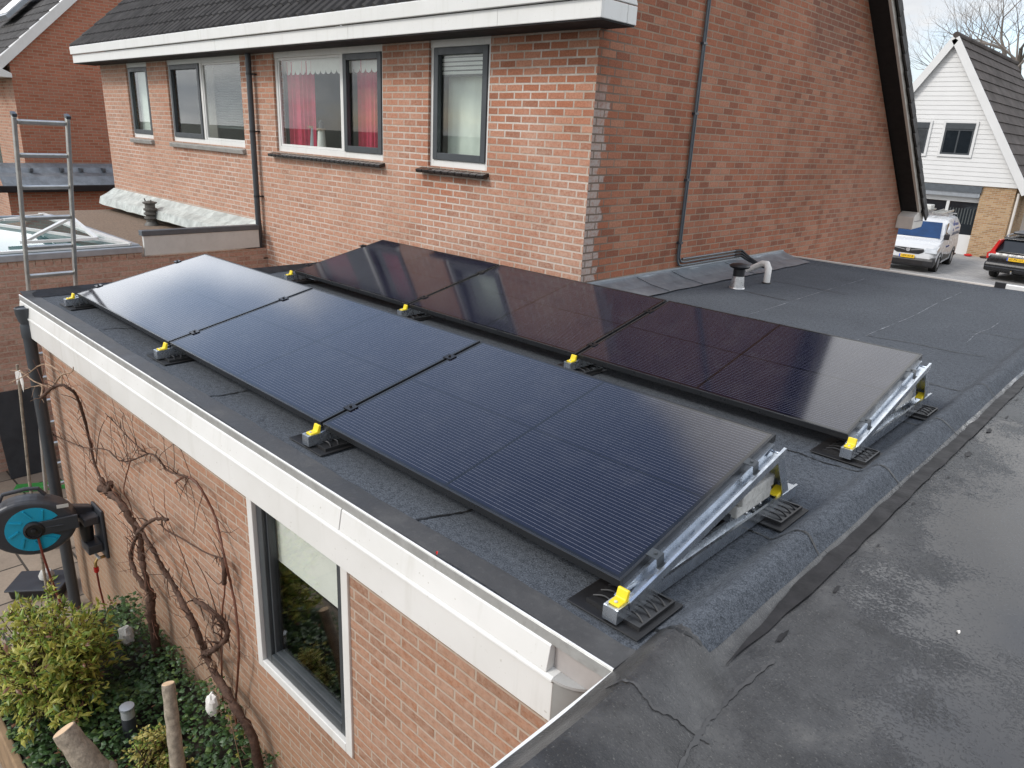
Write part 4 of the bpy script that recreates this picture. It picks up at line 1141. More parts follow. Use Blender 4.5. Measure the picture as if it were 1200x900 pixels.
# ------------------------------------------------------------------ ladder leaning on the roof edge
ld = tag(empty('ladder', (-1.78, .05, GZ)), 'aluminium ladder leaning on the left edge of the flat roof, top rungs standing free', 'ladder')
def lp(z, y): return V((-1.70 + (z - GZ)*(1.28/4.28), y, z))
mb = MB()
for s_, y in (('l', -.135), ('r', .225)):
    mb = MB(); mb.bar(lp(GZ, y), lp(1.40, y), .026, .052, 0, up=(-1,0,0)); build('rail', mb, M['alu'], ld, bevel=.006)
    build('rail_cap', MB().bar(lp(1.40, y), lp(1.425, y), .034, .066, 0, up=(-1,0,0)), M['darkgrey'], ld, bevel=.004)
z = 1.36
while z > GZ + .2:
    build('rung', MB().bar(lp(z, -.12), lp(z, .21), .03, .03, 0, up=(-.9,0,.3)), M['alu'], ld, bevel=.005); z -= .2465

# ------------------------------------------------------------------ hose reel and garden things
hr = tag(empty('hose_reel', (.24, -.60, -1.625)), 'black wall hose reel with a bright blue side cover, swung out from the brick wall', 'hose reel')
CX, CY, CZ = .26, -.60, -1.625; HRK = 1.0; HRY = R(-18)
mb = MB()
# bulky drum body, flattened ring profile across x
prof = []
for k in range(36):
    a = 2*PI*k/36; rr = .245 + .05*max(0, math.cos(a - R(160)))**2 + .02*max(0, math.cos(a))**3
    prof.append((CY + rr*math.cos(a)*1.08, CZ + rr*math.sin(a)*.95))
mb.prism(prof, 0, CX-.16, CX+.02)
build('body', mb, M['darkgrey'], hr, bevel=.035, seg=4)
mb = MB()
for k in range(30):
    a0, a1 = R(28) + k*R(304)/30, R(28) + (k+1)*R(304)/30
    q = [(CX+.0225, CY+rr*math.cos(a), CZ+rr*math.sin(a)*.97) for a, rr in ((a0,.072),(a0,.190),(a1,.190),(a1,.072))]
    mb.face(q)
    mb.face([q[1], (CX+.005,)+q[1][1:], (CX+.005,)+q[2][1:], q[2]])
mb2 = mb
for k in range(7):
    a = R(50) + k*R(43); mb.bar((CX+.026, CY+.10*math.cos(a), CZ+.10*math.sin(a)), (CX+.026, CY+.172*math.cos(a+.25), CZ+.172*math.sin(a+.25)), .012, .016, 0, up=(1,0,0))
build('cover', mb, M['blue'], hr)
build('hub', MB().lathe([(.072,.0),(.07,.03),(.055,.036),(.05,.024),(.02,.024),(.018,.04),(.0,.042)], (CX+.02, CY, CZ), 24, 0, 0), M['black'], hr, smooth=True)
build('arm', MB().prism([(CY+.03,CZ-.055),(CY+.30,CZ-.04),(CY+.30,CZ+.075),(CY+.03,CZ+.06)], 0, CX+.0215, CX+.042).box(CX+.043, CX+.05, CY+.08, CY+.20, CZ+.008, CZ+.016), M['darkgrey'], hr, bevel=.008)
mb = MB().tube([(CX-.07, CY-.20, CZ+.235), (CX-.07, CY-.17, CZ+.29), (CX-.07, CY-.02, CZ+.31), (CX-.07, CY+.06, CZ+.30), (CX-.07, CY+.10, CZ+.24)], .016, 10)
build('handle', mb, M['darkgrey'], hr, smooth=True)
build('sticker', MB().box(CX+.0205, CX+.0225, CY+.17, CY+.25, CZ+.145, CZ+.175, 0), M['lightgrey'], hr)
mb = MB().box(.16, .40, WY-.025, WY-.001, -2.02, -1.58)
mb.box(.18, .36, WY-.14, WY-.026, -1.70, -1.63); mb.box(.18, .36, WY-.14, WY-.026, -1.96, -1.88)
mb.prism([(CY+.22,CZ-.02),(WY-.03,CZ-.06),(WY-.03,CZ+.03),(CY+.22,CZ+.10)], 0, CX-.10, CX-.02)
build('bracket', mb, M['darkgrey'], hr, bevel=.010)
build('swivel', MB().lathe([(.045,-1.87),(.05,-1.80),(.05,-1.72),(.045,-1.70)], (CX-.02, WY-.10, 0), 14), M['black'], hr, smooth=True)
Mr = Matrix.Rotation(HRY, 4, 'Z') @ Matrix.Scale(HRK, 4)
for ch in hr.children:
    if ch.name.split('.')[0] in ('body', 'cover', 'hub', 'arm', 'handle', 'sticker'): ch.data.transform(Mr)
gh = tag(build('garden_hose', MB().tube([(CX+.03, CY, CZ-.04), (CX+.06, CY+.005, CZ-.20), (CX+.05, CY+.03, CZ-.42), (CX+.12, CY+.06, CZ-.7), (CX+.25, CY+.06, CZ-.95)], .009, 8), M['hose'], smooth=True), 'dark red hose hanging from the hub of the blue reel', 'hose')
tp = tag(empty('garden_tap', (.30, WY, -2.06)), 'brass garden tap with a red brown connecting hose below the reel bracket', 'tap')
build('spout', MB().tube([(.30,WY,-2.04), (.30,WY-.07,-2.04), (.30,WY-.09,-2.07), (.30,WY-.09,-2.11)], .013, 8), M['brass'], tp, smooth=True)
build('lever', MB().box(.26,.36,WY-.08,WY-.06,-2.02,-2.005), M['lightgrey'], tp, bevel=.003)
build('connector', MB().lathe([(.017,-2.16),(.02,-2.15),(.02,-2.115)], (.30,WY-.09,0), 10), M['redlens'], tp, smooth=True)
build('supply_hose', MB().tube([(.30,WY-.09,-2.16), (.31,WY-.09,-2.3), (.28,WY-.07,-2.5), (.24,WY-.06,-2.75)], .008, 8), M['hose'], tp, smooth=True)
tb = tag(empty('planter_tray', (-.92, -.42, GZ+.004), R(52)), 'black plastic trough lying on the paving at the foot of the grey downpipe', 'trough')
mb = MB().prism([(-.12,0),(.12,0),(.15,.11),(-.15,.11)], 0, -.22, .22); build('body', mb, M['black'], tb, local=True, bevel=.015)
build('rim', MB().box(-.24,.24,-.17,.17,.1105,.128), M['darkgrey'], tb, local=True, bevel=.008)
tag(build('pebble', MB().lathe([(.03,0),(.062,.03),(.066,.06),(.045,.10),(.0,.115)], (-.88,-.37,GZ+.133), 14), M['concrete'], smooth=True, origin=(-.88,-.37,GZ+.133)), 'round grey pebble on the black trough', 'stone')
tag(build('board', MB().box(-.02,.02,-.22,.22,0,1.08,0,Matrix.Translation(V((-3.72,.20,GZ+.004))) @ Matrix.Rotation(R(-16),4,'Y')), M['board'], origin=(-3.6,.2,GZ), bevel=.004), 'black board leaning on the brown brick wall below the ladder', 'board')
tag(build('edging_strip', MB().bar((-3.35,-.06,GZ+.03), (-3.02,.58,GZ+.03), .14, .05), M['greenplastic'], origin=(-3.2,.3,GZ), bevel=.004), 'bright green strip on the paving at the foot of the leaning board', 'edging')
tag(build('cane_stake', MB().tube([(-.62,-.44,GZ+.004), (-.60,-.42,-1.6), (-.585,-.36,-.55)], [.013,.012,.011], 8), M['stakebark'], smooth=True, origin=(-.6,-.4,GZ)), 'thin upright wooden stake beside the grey downpipe', 'stake')
mb = MB(); mb.face([(-.52,-.36,-.58),(-.56,-.39,-.60),(-.57,-.39,-.72),(-.545,-.37,-.66)]); mb.face([(-.52,-.36,-.58),(-.545,-.37,-.66),(-.53,-.36,-.78),(-.515,-.35,-.68)])
tag(build('plastic_tie', mb, M['fabric'], origin=(-.54,-.37,-.65)), 'shred of white plastic tied to the vine tip at the downpipe', 'plastic tie')

# raised bed
BX0, BX1, BY0 = .62, 3.6, -1.16
bed = tag(empty('raised_bed', (2, -.65, GZ)), 'low timber edged planting bed along the foot of the brick wall', 'planter')
build('edging', MB().box(BX0-.05, BX0, BY0, WY-.01, GZ, -2.42).box(BX0-.05, BX1, BY0-.05, BY0-.0005, GZ, -2.42), M['wood'], bed, bevel=.01)
def bz(x, y): return -2.44 + .10*mnoise.noise(V((x*1.7, y*1.7, 3))) + .10*smst(-.5, -.2, y)
build('soil', MB().grid(rng(BX0, BX1, .08), rng(BY0, WY-.002, .08), bz), M['soil'], bed, smooth=True)

def leafquad(mb, p, d, n, l, w_, m):
    d = d.normalized(); s_ = d.cross(n)
    if s_.length < 1e-4: s_ = d.orthogonal()
    s_.normalize(); n = s_.cross(d)
    a = p; b = p + d*l*.45 + s_*w_/2 - n*l*.04; c = p + d*l - n*l*.12; e = p + d*l*.45 - s_*w_/2 - n*l*.04; mid = p + d*l*.5 + n*l*.03
    i = len(mb.v); mb.v += [a, b, c, e, mid]
    mb.f += [[i, i+1, i+4], [i+1, i+2, i+4], [i+2, i+3, i+4], [i+3, i, i+4]]; mb.m += [m]*4
def rv_(): return V((random.gauss(0,1), random.gauss(0,1), random.gauss(0,1))).normalized()
# ivy carpet
mb = MB()
for k in range(9500):
    x = random.uniform(BX0-.02, BX1-.1); y = random.uniform(BY0, WY-.015)
    hgt = .05 + .20*max(0, .5 + mnoise.noise(V((x*2.3, y*2.3, 1)))) + .28*smst(-.50, -.17, y)*max(0, .55 + mnoise.noise(V((x*2.2, 4, 0))))
    if x < 1.0: hgt *= .6
    z = bz(x, y) + hgt*math.sqrt(random.random())
    d = rv_(); d.z = abs(d.z)*.25 - .15; n = (V((0,0,1)) + rv_()*.55).normalized()
    l = random.uniform(.018, .050)*(1 + .5*mnoise.noise(V((x*3, y*3, 6))))
    yel = 1.2 + 4*max(0, mnoise.noise(V((x*2.6, y*2.6, 8))))
    leafquad(mb, V((x, y, z)), d, n, l, l*random.uniform(.7, 1.0), random.choices((0,1,2,3), (6,yel,1.8,.10))[0])
iv = build('ivy', mb, [M['leaf_ivy'], M['leaf_ivy2'], M['leaf_dark'], M['leaf_brown']], smooth=False); tag(iv, 'dark green ivy carpeting the bed at the foot of the brick wall', 'ivy', kind='stuff')
# yellow green shrub
def shrub(name, label, cat, c, rad, nst, nleaf, mats, wts, ll, asp=.42, base_z=-2.4, stem=M['bark'], flower=None):
    rt = tag(empty(name, (c[0], c[1], base_z)), label, cat)
    sm = MB(); lf = MB(); tips = []
    for k in range(nst):
        u = rv_(); u.z = abs(u.z)*1.1 - .35; u = u.normalized(); rr = random.uniform(.40, 1.0)*(1 + .42*mnoise.noise(u*2.1 + V((c[0],0,0)))) + (random.random() < .12)*.16
        tip = V((c[0]+u.x*rad[0]*rr, c[1]+u.y*rad[1]*rr, c[2]+u.z*rad[2]*rr))
        b = V((c[0]+random.gauss(0,.06), c[1]+random.gauss(0,.06), base_z))
        m1 = b.lerp(tip, .5) + V((random.gauss(0,.03), random.gauss(0,.03), .06))
        sm.tube([b, m1, tip], [.006, .0045, .002], 5, cap=False); tips.append((tip, (tip - m1).normalized(), u))
    per = nleaf//nst
    for tip, d0, u in tips:
        big = random.random()
        for k in range(per):
            back = random.random()**1.3*.20
            p = tip - d0*back + rv_()*.022
            d = (d0*.45 + u*.3 + rv_()*.95); n = (V((0,0,.9)) + rv_()*.6 + u*.3)
            l = random.uniform(*ll)*(.75 + .6*big)
            # the outermost leaves are the yellow ones of this plant
            ws = list(wts)
            leafquad(lf, p, d, n, l, l*asp, random.choices(range(len(mats)), ws)[0])
        if flower and random.random() < .25:
            for k in range(16): leafquad(lf, tip + rv_()*.015, rv_(), rv_(), .012, .010, len(mats)-1)
    build('stems', sm, stem, rt); build('foliage', lf, mats, rt)
    return rt
shrub('shrub', 'bushy yellow green evergreen shrub in the bed in front of the hose reel', 'shrub', (1.45,-.84,-2.06), (.50,.42,.56), 300, 6900,
      [M['leaf_yellow'], M['leaf_lime'], M['leaf_mid'], M['leaf_dark'], M['leaf_brown']], (8,5,1.2,.3,.6), (.032,.068), .38, flower=True)
shrub('shrub', 'cream and green variegated low shrub round the cut pole', 'shrub', (2.50,-.62,-2.20), (.17,.15,.27), 90, 1900,
      [M['leaf_cream'], M['leaf_lime'], M['leaf_mid']], (5,2,2.5), (.020,.036), .6)
# cut stems
def cut_trunk(name, label, pts, rad, sp=None):
    rt = tag(empty(name, pts[0]), label, 'cut trunk', None)
    P = []; Rr = []
    for i in range(len(pts)-1):
        for k in range(8):
            f = k/8; P.append(V(pts[i]).lerp(V(pts[i+1]), f)); Rr.append((rad[i]*(1-f)+rad[i+1]*f)*(1+.05*math.sin(i*5+k*2.1)))
    P.append(V(pts[-1])); Rr.append(rad[-1])
    build('trunk', MB().tube(P, Rr, 16), M['stakebark'], rt, smooth=True, ang=50)
    d = (P[-1]-P[-2]).normalized()
    build('cut_face', MB().tube([P[-1]+d*.0004, P[-1]+d*.003], [Rr[-1]*.93, Rr[-1]*.90], 20), M['cutwood'], rt, smooth=True, ang=40)
    if sp: build('branch_stub', MB().tube(sp[0], sp[1], 12), M['stakebark'], rt, smooth=True, ang=50)
    return rt
cut_trunk('cut_trunk', 'thick leaning sawn off trunk with a fresh pale cut face, at the bottom left', [(2.68,-.88,-2.44), (2.60,-.93,-2.10), (2.42,-1.04,-1.775)], [.085,.080,.060], ([(2.60,-.93,-2.12), (2.565,-.90,-2.02), (2.56,-.895,-2.005)], [.075,.055,.035]))
cut_trunk('cut_trunk', 'slim upright sawn off trunk rising out of the variegated shrub', [(2.98,-.66,-2.44), (2.88,-.63,-1.85), (2.77,-.59,-1.505)], [.044,.038,.034])
gl_ = tag(empty('garden_light', (2.08,-.63,-2.42)), 'short dark bollard light with a glass top in the ivy', 'garden light')
build('post', MB().lathe([(.042,0),(.042,.24)], (0,0,0), 18), M['darkgrey'], gl_, local=True, smooth=True)
build('lens', MB().lathe([(.041,.2405),(.041,.30)], (0,0,0), 18), M['clearlens'], gl_, local=True, smooth=True)
build('cap', MB().lathe([(.044,.3005),(.044,.318),(.02,.322)], (0,0,0), 18), M['zinc'], gl_, local=True, smooth=True)
def blob(name, c, r_, mat_, label, cat, sd):
    mb = MB(); n_, k_ = 14, 9
    for i in range(k_+1):
        for j in range(n_):
            a, b = PI*i/k_, 2*PI*j/n_; u = V((math.sin(a)*math.cos(b), math.sin(a)*math.sin(b), math.cos(a)))
            q = 1 + .35*mnoise.noise(u*2.2 + V((sd,0,0))); mb.v.append(V(c) + V((u.x*r_[0], u.y*r_[1], u.z*r_[2]))*q)
    for i in range(k_):
        for j in range(n_):
            a = i*n_+j; b = i*n_+(j+1) % n_; mb.f.append([a, b, b+n_, a+n_]); mb.m.append(0)
    tag(build(name, mb, mat_, smooth=True, ang=25, origin=c), label, cat)
blob('plastic_bag', (2.52,-.27,-2.02), (.05,.04,.085), M['fabric'], 'crumpled white plastic bag at the foot of the right vine', 'plastic bag', 3)
blob('pale_stone', (1.30,-.36,-2.16), (.07,.05,.08), M['concrete'], 'pale stone behind the yellow green shrub at the wall', 'stone', 8)
blob('fallen_leaf', (2.47,-.22,-1.78), (.025,.02,.03), M['cane_pale'], 'dry pale leaf caught in the right vine', 'leaf', 5)

# ------------------------------------------------------------------ grape vines against the wall
def smooth_path(pts, n_=6):
    P = [V(p) for p in pts]; out = []
    for i in range(len(P)-1):
        p0, p1, p2, p3 = P[max(0,i-1)], P[i], P[i+1], P[min(len(P)-1,i+2)]
        for k in range(n_):
            f = k/n_; out.append(.5*((2*p1) + (p2-p0)*f + (2*p0-5*p1+4*p2-p3)*f*f + (3*p1-p0-3*p2+p3)*f**3))
    out.append(P[-1]); return out
def stem(mb, pts, r0, r1, knob=.25, n=8, sd=0):
    P = smooth_path(pts); k = len(P)
    for i in range(1, k-1): P[i] = P[i] + V((mnoise.noise(V((i*.6, sd, 0))), mnoise.noise(V((i*.6, sd, 5)))*.5, mnoise.noise(V((i*.6, sd, 9)))))*r0*.8
    rr = [(r0 + (r1-r0)*i/(k-1))*(1 + knob*mnoise.noise(V((i*.8, sd*3.1, 2)))) for i in range(k)]
    mb.tube(P, rr, n)
def fine(mb, pts, cnt, ln, sd):
    rs = random.Random(sd); P = smooth_path(pts)
    for k in range(cnt):
        p = rs.choice(P); d = V((rs.uniform(-1,1), rs.uniform(-.15,.05), rs.uniform(-.5,1))).normalized(); q = [p]
        for j in range(5):
            d = (d + V((rs.gauss(0,.3), rs.gauss(0,.05), rs.gauss(.02,.3)))).normalized(); n_ = q[-1] + d*ln*rs.uniform(.12,.26); n_.y = min(n_.y, -.165); q.append(n_)
        mb.tube(q, [.0022,.002,.0018,.0016,.0014,.001], 4)
        e = q[rs.choice((2,3,4))]; mb.tube([e, e + V((rs.uniform(-.07,.07), -.01, rs.uniform(-.03,.08)))], [.0015,.0008], 4)
def twigs(mb, pts, cnt, ln, r_, sd):
    rs = random.Random(sd); P = smooth_path(pts)
    for k in range(cnt):
        p = rs.choice(P); d = V((rs.uniform(-1,1), rs.uniform(-.6,.1), rs.uniform(-.8,1))).normalized()
        e = p + d*ln*rs.uniform(.4,1); mb.tube([p, p.lerp(e,.5) + V((0,0,.01)), e], [r_, r_*.8, r_*.4], 5)
A=[(1.50,-.24,-2.42),(1.527,-.24,-2.164),(1.565,-.26,-1.884),(1.55,-.235,-1.731)]
A1=[(1.55,-.24,-1.735),(1.357,-.26,-1.644),(1.215,-.235,-1.593),(1.259,-.221,-1.468),(1.55,-.25,-1.21),(1.80,-.256,-1.03),(1.91,-.226,-.982),(2.016,-.228,-.942)]
A2=[(1.55,-.24,-1.735),(1.545,-.26,-1.526),(1.443,-.235,-1.446),(1.425,-.221,-1.338),(1.36,-.25,-1.195),(1.194,-.256,-1.125),(.876,-.226,-1.2),(.713,-.228,-1.221)]
A3=[(.90,-.21,-1.20),(.80,-.22,-1.169),(.537,-.195,-1.124),(.432,-.181,-.949),(.496,-.21,-.738),(.558,-.25,-.546),(.66,-.30,-.45),(.602,-.35,-.407),(.503,-.40,-.456),(.421,-.45,-.54)]
B=[(3.08,-.24,-2.36),(2.983,-.24,-1.97),(2.792,-.26,-1.825),(2.531,-.235,-1.806),(2.369,-.221,-1.757),(2.327,-.25,-1.56),(2.19,-.256,-1.47),(1.989,-.226,-1.457),(1.846,-.228,-1.398),(1.74,-.257,-1.258),(1.562,-.248,-1.22),(1.314,-.221,-1.237)]
B2=[(2.369,-.221,-1.757),(2.43,-.24,-1.70),(2.608,-.26,-1.555),(2.734,-.235,-1.415),(2.708,-.221,-1.342),(2.636,-.25,-1.29),(2.489,-.256,-1.301),(2.284,-.226,-1.393)]
C_=[(2.70,-.20,-2.30),(2.686,-.20,-1.999),(2.852,-.22,-1.467),(2.807,-.195,-1.235),(2.743,-.181,-1.08),(2.78,-.21,-.945),(2.768,-.216,-.863),(2.64,-.186,-.72),(2.59,-.188,-.64),(2.52,-.217,-.517),(2.385,-.208,-.52),(2.185,-.181,-.604),(2.113,-.197,-.66)]
D=[(2.364,-.2,-.53),(2.257,-.22,-.542),(2.02,-.2,-.607),(1.932,-.22,-.546),(1.70,-.195,-.611),(1.313,-.181,-.802),(1.158,-.21,-.842),(.946,-.216,-.835),(.331,-.186,-1.04),(-.143,-.188,-1.14),(-.55,-.217,-1.193)]
E_=[(1.716,-.2,-.604),(1.55,-.22,-.577),(1.205,-.195,-.579),(.904,-.181,-.573)]
F=[(2.50,-.2,-2.25),(2.528,-.2,-1.861),(2.661,-.22,-1.339),(2.697,-.195,-1.08),(2.696,-.181,-.922)]
G=[(1.833,-.2,-1.024),(1.902,-.22,-1.056),(2.116,-.195,-1.044),(2.417,-.181,-1.008),(2.719,-.21,-.894)]
H_=[(1.373,-.2,-.775),(1.216,-.22,-1.042),(1.218,-.195,-1.164),(1.22,-.181,-1.291)]
tips_ = [[(.421,-.45,-.54),(.062,-.30,-.599),(-.26,-.33,-.616),(-.485,-.36,-.589),(-.715,-.39,-.628)], [(.503,-.40,-.456),(.558,-.33,-.351),(.945,-.36,-.219),(1.12,-.39,-.133)],
         [(.421,-.45,-.54),(-.206,-.30,-.644),(-.568,-.36,-.768)], [(.602,-.35,-.407),(.528,-.33,-.333),(.226,-.36,-.345),(-.213,-.39,-.541),(-.70,-.42,-.732)]]
v1 = tag(empty('grapevine', (1.5,-.24,-2.42)), 'left gnarled grapevine with pruned head and a long shoot up to the roof gutter', 'vine', 'bare grapevines on the brick wall')
mb = MB(); stem(mb, A, .034, .030, .5, 10, 1); stem(mb, A1, .018, .009, .5, 8, 2); stem(mb, A2, .022, .024, .6, 8, 3)
for q in ((.86,-.21,-1.12),(.72,-.22,-1.15),(1.02,-.24,-1.06),(.64,-.21,-1.25)): stem(mb, [(.88,-.23,-1.2), q], .022, .017, .4, 8, q[0])
twigs(mb, A, 26, .14, .004, 4); twigs(mb, A1, 22, .11, .004, 5); twigs(mb, A2, 26, .10, .005, 6)
build('trunk', mb, M['bark'], v1, smooth=True, ang=60)
mb = MB(); stem(mb, A3, .009, .012, .3, 8, 7); twigs(mb, A3, 16, .14, .0035, 8); build('long_shoot', mb, M['bark'], v1, smooth=True, ang=60)
mb = MB()
for i, q in enumerate(tips_): stem(mb, q, .0075, .003, .2, 6, 20+i); twigs(mb, q, 4, .12, .0025, 30+i)
build('tip_shoots', mb, M['cane_pale'], v1, smooth=True, ang=60)
mb = MB(); stem(mb, [(.56,-.2,-1.12),(.75,-.2,-.80),(.93,-.2,-.62)], .004, .002, .2, 6, 43); build('thin_shoot', mb, M['bark'], v1)
mb = MB(); stem(mb, H_, .005, .003, .2, 6, 41)
fine(mb, A3, 14, .34, 71); fine(mb, A2, 12, .30, 72); fine(mb, A1, 12, .28, 73); fine(mb, A, 8, .26, 74)
build('thin_shoots', mb, M['cane'], v1)
v2 = tag(empty('grapevine', (3.05,-.24,-2.36)), 'right gnarled grapevine with curled stub and red brown canes reaching under the gutter', 'vine', 'bare grapevines on the brick wall')
mb = MB(); stem(mb, B, .027, .011, .5, 10, 11); stem(mb, B2, .018, .015, .5, 8, 12); twigs(mb, B, 34, .13, .0035, 13); twigs(mb, B2, 34, .15, .005, 14)
stem(mb, [(2.69,-.19,-.92),(2.76,-.22,-.96),(2.72,-.21,-1.06)], .016, .013, .5, 8, 15)
build('trunk', mb, M['bark'], v2, smooth=True, ang=60)
mb = MB(); stem(mb, C_, .0075, .007, .2, 8, 16); stem(mb, F, .006, .005, .2, 8, 17); build('red_canes', mb, M['cane'], v2, smooth=True, ang=60)
mb = MB(); stem(mb, D, .007, .0035, .3, 6, 18); stem(mb, E_, .0045, .0025, .3, 6, 19); stem(mb, G, .0055, .004, .25, 6, 21)
twigs(mb, D, 22, .13, .003, 22); twigs(mb, E_, 8, .12, .0028, 23); twigs(mb, G, 8, .12, .0028, 24)
for q in ([(2.28,-.2,-1.39),(2.1,-.2,-1.15),(1.95,-.2,-1.0)], [(2.60,-.2,-1.45),(2.46,-.2,-1.2),(2.30,-.2,-1.10)], [(2.75,-.2,-.95),(2.62,-.2,-1.12),(2.44,-.2,-1.12)], [(1.85,-.2,-1.39),(1.78,-.2,-1.55),(1.80,-.2,-1.66)]):
    stem(mb, q, .004, .002, .2, 6, q[0][0]*7)
fine(mb, B, 18, .30, 75); fine(mb, B2, 14, .30, 76); fine(mb, D, 16, .36, 77); fine(mb, C_, 12, .32, 78); fine(mb, E_, 8, .30, 79)
build('thin_shoots', mb, M['bark'], v2, smooth=True, ang=60)
# two budding twigs below the garden window
def bud_twig(pts, label, sd):
    rt = tag(empty('budding_twig', pts[0]), label, 'plant')
    mb = MB(); stem(mb, pts, .0035, .002, .2, 6, sd); build('stem', mb, M['cane_pale'], rt)
    lf = MB(); P = smooth_path(pts); rs = random.Random(sd)
    for p in P[len(P)//4::2]:
        for k in range(5): leafquad(lf, p, rv_(), rv_(), rs.uniform(.015,.032), .013, 0)
    build('buds', lf, [M['leaf_yellow']], rt)
bud_twig([(3.02,-.30,-2.40), (2.94,-.32,-2.0), (2.90,-.33,-1.78)], 'thin upright twig with yellow buds left of the window foot', 61)
bud_twig([(3.22,-.32,-2.40), (3.33,-.33,-2.05), (3.50,-.34,-1.76)], 'thin leaning twig with yellow buds under the garden window', 62)

# ------------------------------------------------------------------ white gabled house across the street
WH = 35.6
wh = tag(empty('white_house', (-4.2, 40, DZ)), 'house across the street with a white boarded gable over yellow brick', 'house')
k_ = (WH + 1.713)/(38.5 + 1.713)
def wp(x, z): return (CAM.x + (x-CAM.x)*k_, CAM.z + (z-CAM.z)*k_)
ax_, az_ = wp(-4.59, 6.55); rx_, rz_ = wp(-.52, .28); lx_ = 2*ax_ - rx_
YBk = WH + 11.5
mb = MB(); mb.face([(lx_,WH,rz_),(rx_,WH,rz_),(ax_,WH,az_)])
h_ = 0; z = rz_
mb = MB()
while z < az_ - .05:      # overlapping boards
    z2 = min(az_-.02, z + .19)
    def hw(zz): return (az_-zz)/(az_-rz_)*(rx_-ax_)
    mb.prism([(ax_-hw(z),z),(ax_+hw(z),z),(ax_+hw(z2),z2),(ax_-hw(z2),z2)], 1, WH-.03, WH+.05)
    mb.face([(ax_-hw(z),WH-.05,z),(ax_+hw(z),WH-.05,z),(ax_+hw(z2),WH-.031,z2),(ax_-hw(z2),WH-.031,z2)])
    mb.face([(ax_-hw(z),WH-.05,z),(ax_+hw(z),WH-.05,z),(ax_+hw(z),WH-.03,z),(ax_-hw(z),WH-.03,z)]); z = z2
build('gable_boards', mb, M['white_far'], wh)
def mroof(mb, sgn):
    n_ = 15
    e = V((ax_+sgn*(rx_-ax_)*1.07, 0, rz_-.35)); top = V((ax_, 0, az_+.14))
    for i in range(n_):
        f0, f1 = i/n_, (i+1)/n_
        p0, p1 = e.lerp(top, f0), e.lerp(top, f1); nn = V((sgn*.83, 0, .56))
        mb.face([p0+nn*.06+V((0,WH-.22,0)), p0+nn*.06+V((0,YBk,0)), p1+nn*.02+V((0,YBk,0)), p1+nn*.02+V((0,WH-.22,0))])
        mb.face([p0+nn*.06+V((0,WH-.22,0)), p0+nn*.06+V((0,YBk,0)), p0+nn*.0+V((0,YBk,0)), p0+nn*.0+V((0,WH-.22,0))])
        mb.face([p0+nn*.06+V((0,WH-.22,0)), p1+nn*.02+V((0,WH-.22,0)), p1-nn*.03+V((0,WH-.22,0)), p0-nn*.03+V((0,WH-.22,0))])
mb = MB(); mroof(mb, 1); mroof(mb, -1); mb.tube([(ax_,WH-.25,az_+.17), (ax_,YBk,az_+.17)], .13, 10)
build('roof', mb, M['tile_far'], wh)
mb = MB()
for sgn in (1, -1): mb.bar((ax_+sgn*(rx_-ax_)*1.04, WH-.25, rz_-.20), (ax_, WH-.25, az_+.03), .06, .30, 0, up=(sgn*.83,0,.56))
build('barge_board', mb, M['white_far'], wh)
gx0, gz0 = wp(-4.57, .25); gx1, _ = wp(-2.15, 0)
mb = MB().wall(1, WH+.02, lx_+.3, rx_-.25, DZ, rz_, [(lx_+1.2, gx1, DZ, rz_-.28)], .3)
mb.wall(0, rx_-.25, WH+.02, YBk-.3, DZ, rz_, [], -.3); build('wall', mb, M['brick_yellow'], wh)
mb = MB(); mb.face([(lx_+.3,YBk-.3,DZ),(rx_-.25,YBk-.3,DZ),(rx_-.25,YBk-.3,rz_),(ax_,YBk-.3,az_),(lx_+.3,YBk-.3,rz_)]); build('back_wall', mb, M['brick_yellow'], wh)
build('lintel', MB().box(lx_+.3, gx1+.02, WH-.08, WH+.06, rz_-.30, rz_-.02), M['zinc_dark'], wh)
build('lintel_shade', MB().box(lx_+.6, gx1-.02, WH-.02, WH+.10, rz_-.50, rz_-.301), M['zinc'], wh)
door = build('entrance_front', MB().box(lx_+1.2, gx1, WH+.22, WH+.28, rz_-.72, rz_-.50).box(gx1-1.0, gx1-.02, WH+.20, WH+.28, DZ, DZ+.85).box(gx1-1.28, gx1-1.16, WH+.20, WH+.281, DZ, rz_-.72).box(lx_+1.2, gx1-1.28, WH+.20, WH+.28, DZ, DZ+.9), M['white_far'], wh)
build('pane', MB().box(lx_+1.25, gx1-1.29, WH+.24, WH+.25, DZ+.9, rz_-.73).box(gx1-1.14, gx1-.02, WH+.24, WH+.25, DZ+.85, rz_-.73), M['carglass'], door)
mb = MB()
for k in range(9): mb.box(gx1-1.10+k*.115, gx1-1.06+k*.115, WH+.232, WH+.239, DZ+1.3, rz_-1.0)
build('curtain_folds', mb, M['slats'], door)
for (a, b, zt, zb) in ((-4.23,-2.99,2.99,1.60), (-5.95,-4.92,2.99,1.58)):
    x0, z1 = wp(a, zt); x1, z0 = wp(b, zb)
    f_ = MB(); sq_frame(f_, x0-.10, x1+.10, z0-.10, z1+.08, .10, WH-.10, WH-.051); wn = build('window', f_, M['white_far'], wh)
    f_ = MB(); sq_frame(f_, x0, x1, z0, z1-.24, .07, WH-.09, WH-.052); f_.box((x0+x1)/2-.03, (x0+x1)/2+.03, WH-.088, WH-.052, z0+.07, z1-.31); f_.box(x0, x1, WH-.12, WH-.052, z1-.239, z1)
    build('sash', f_, M['sash'], wn); build('pane', MB().box(x0+.07, x1-.07, WH-.070, WH-.060, z0+.07, z1-.31), M['carglass'], wn)
dpx = rx_ - .12
build('downpipe', MB().tube([(dpx, WH-.05, DZ), (dpx, WH-.05, rz_-.2)], .05, 8), M['cream'], wh)
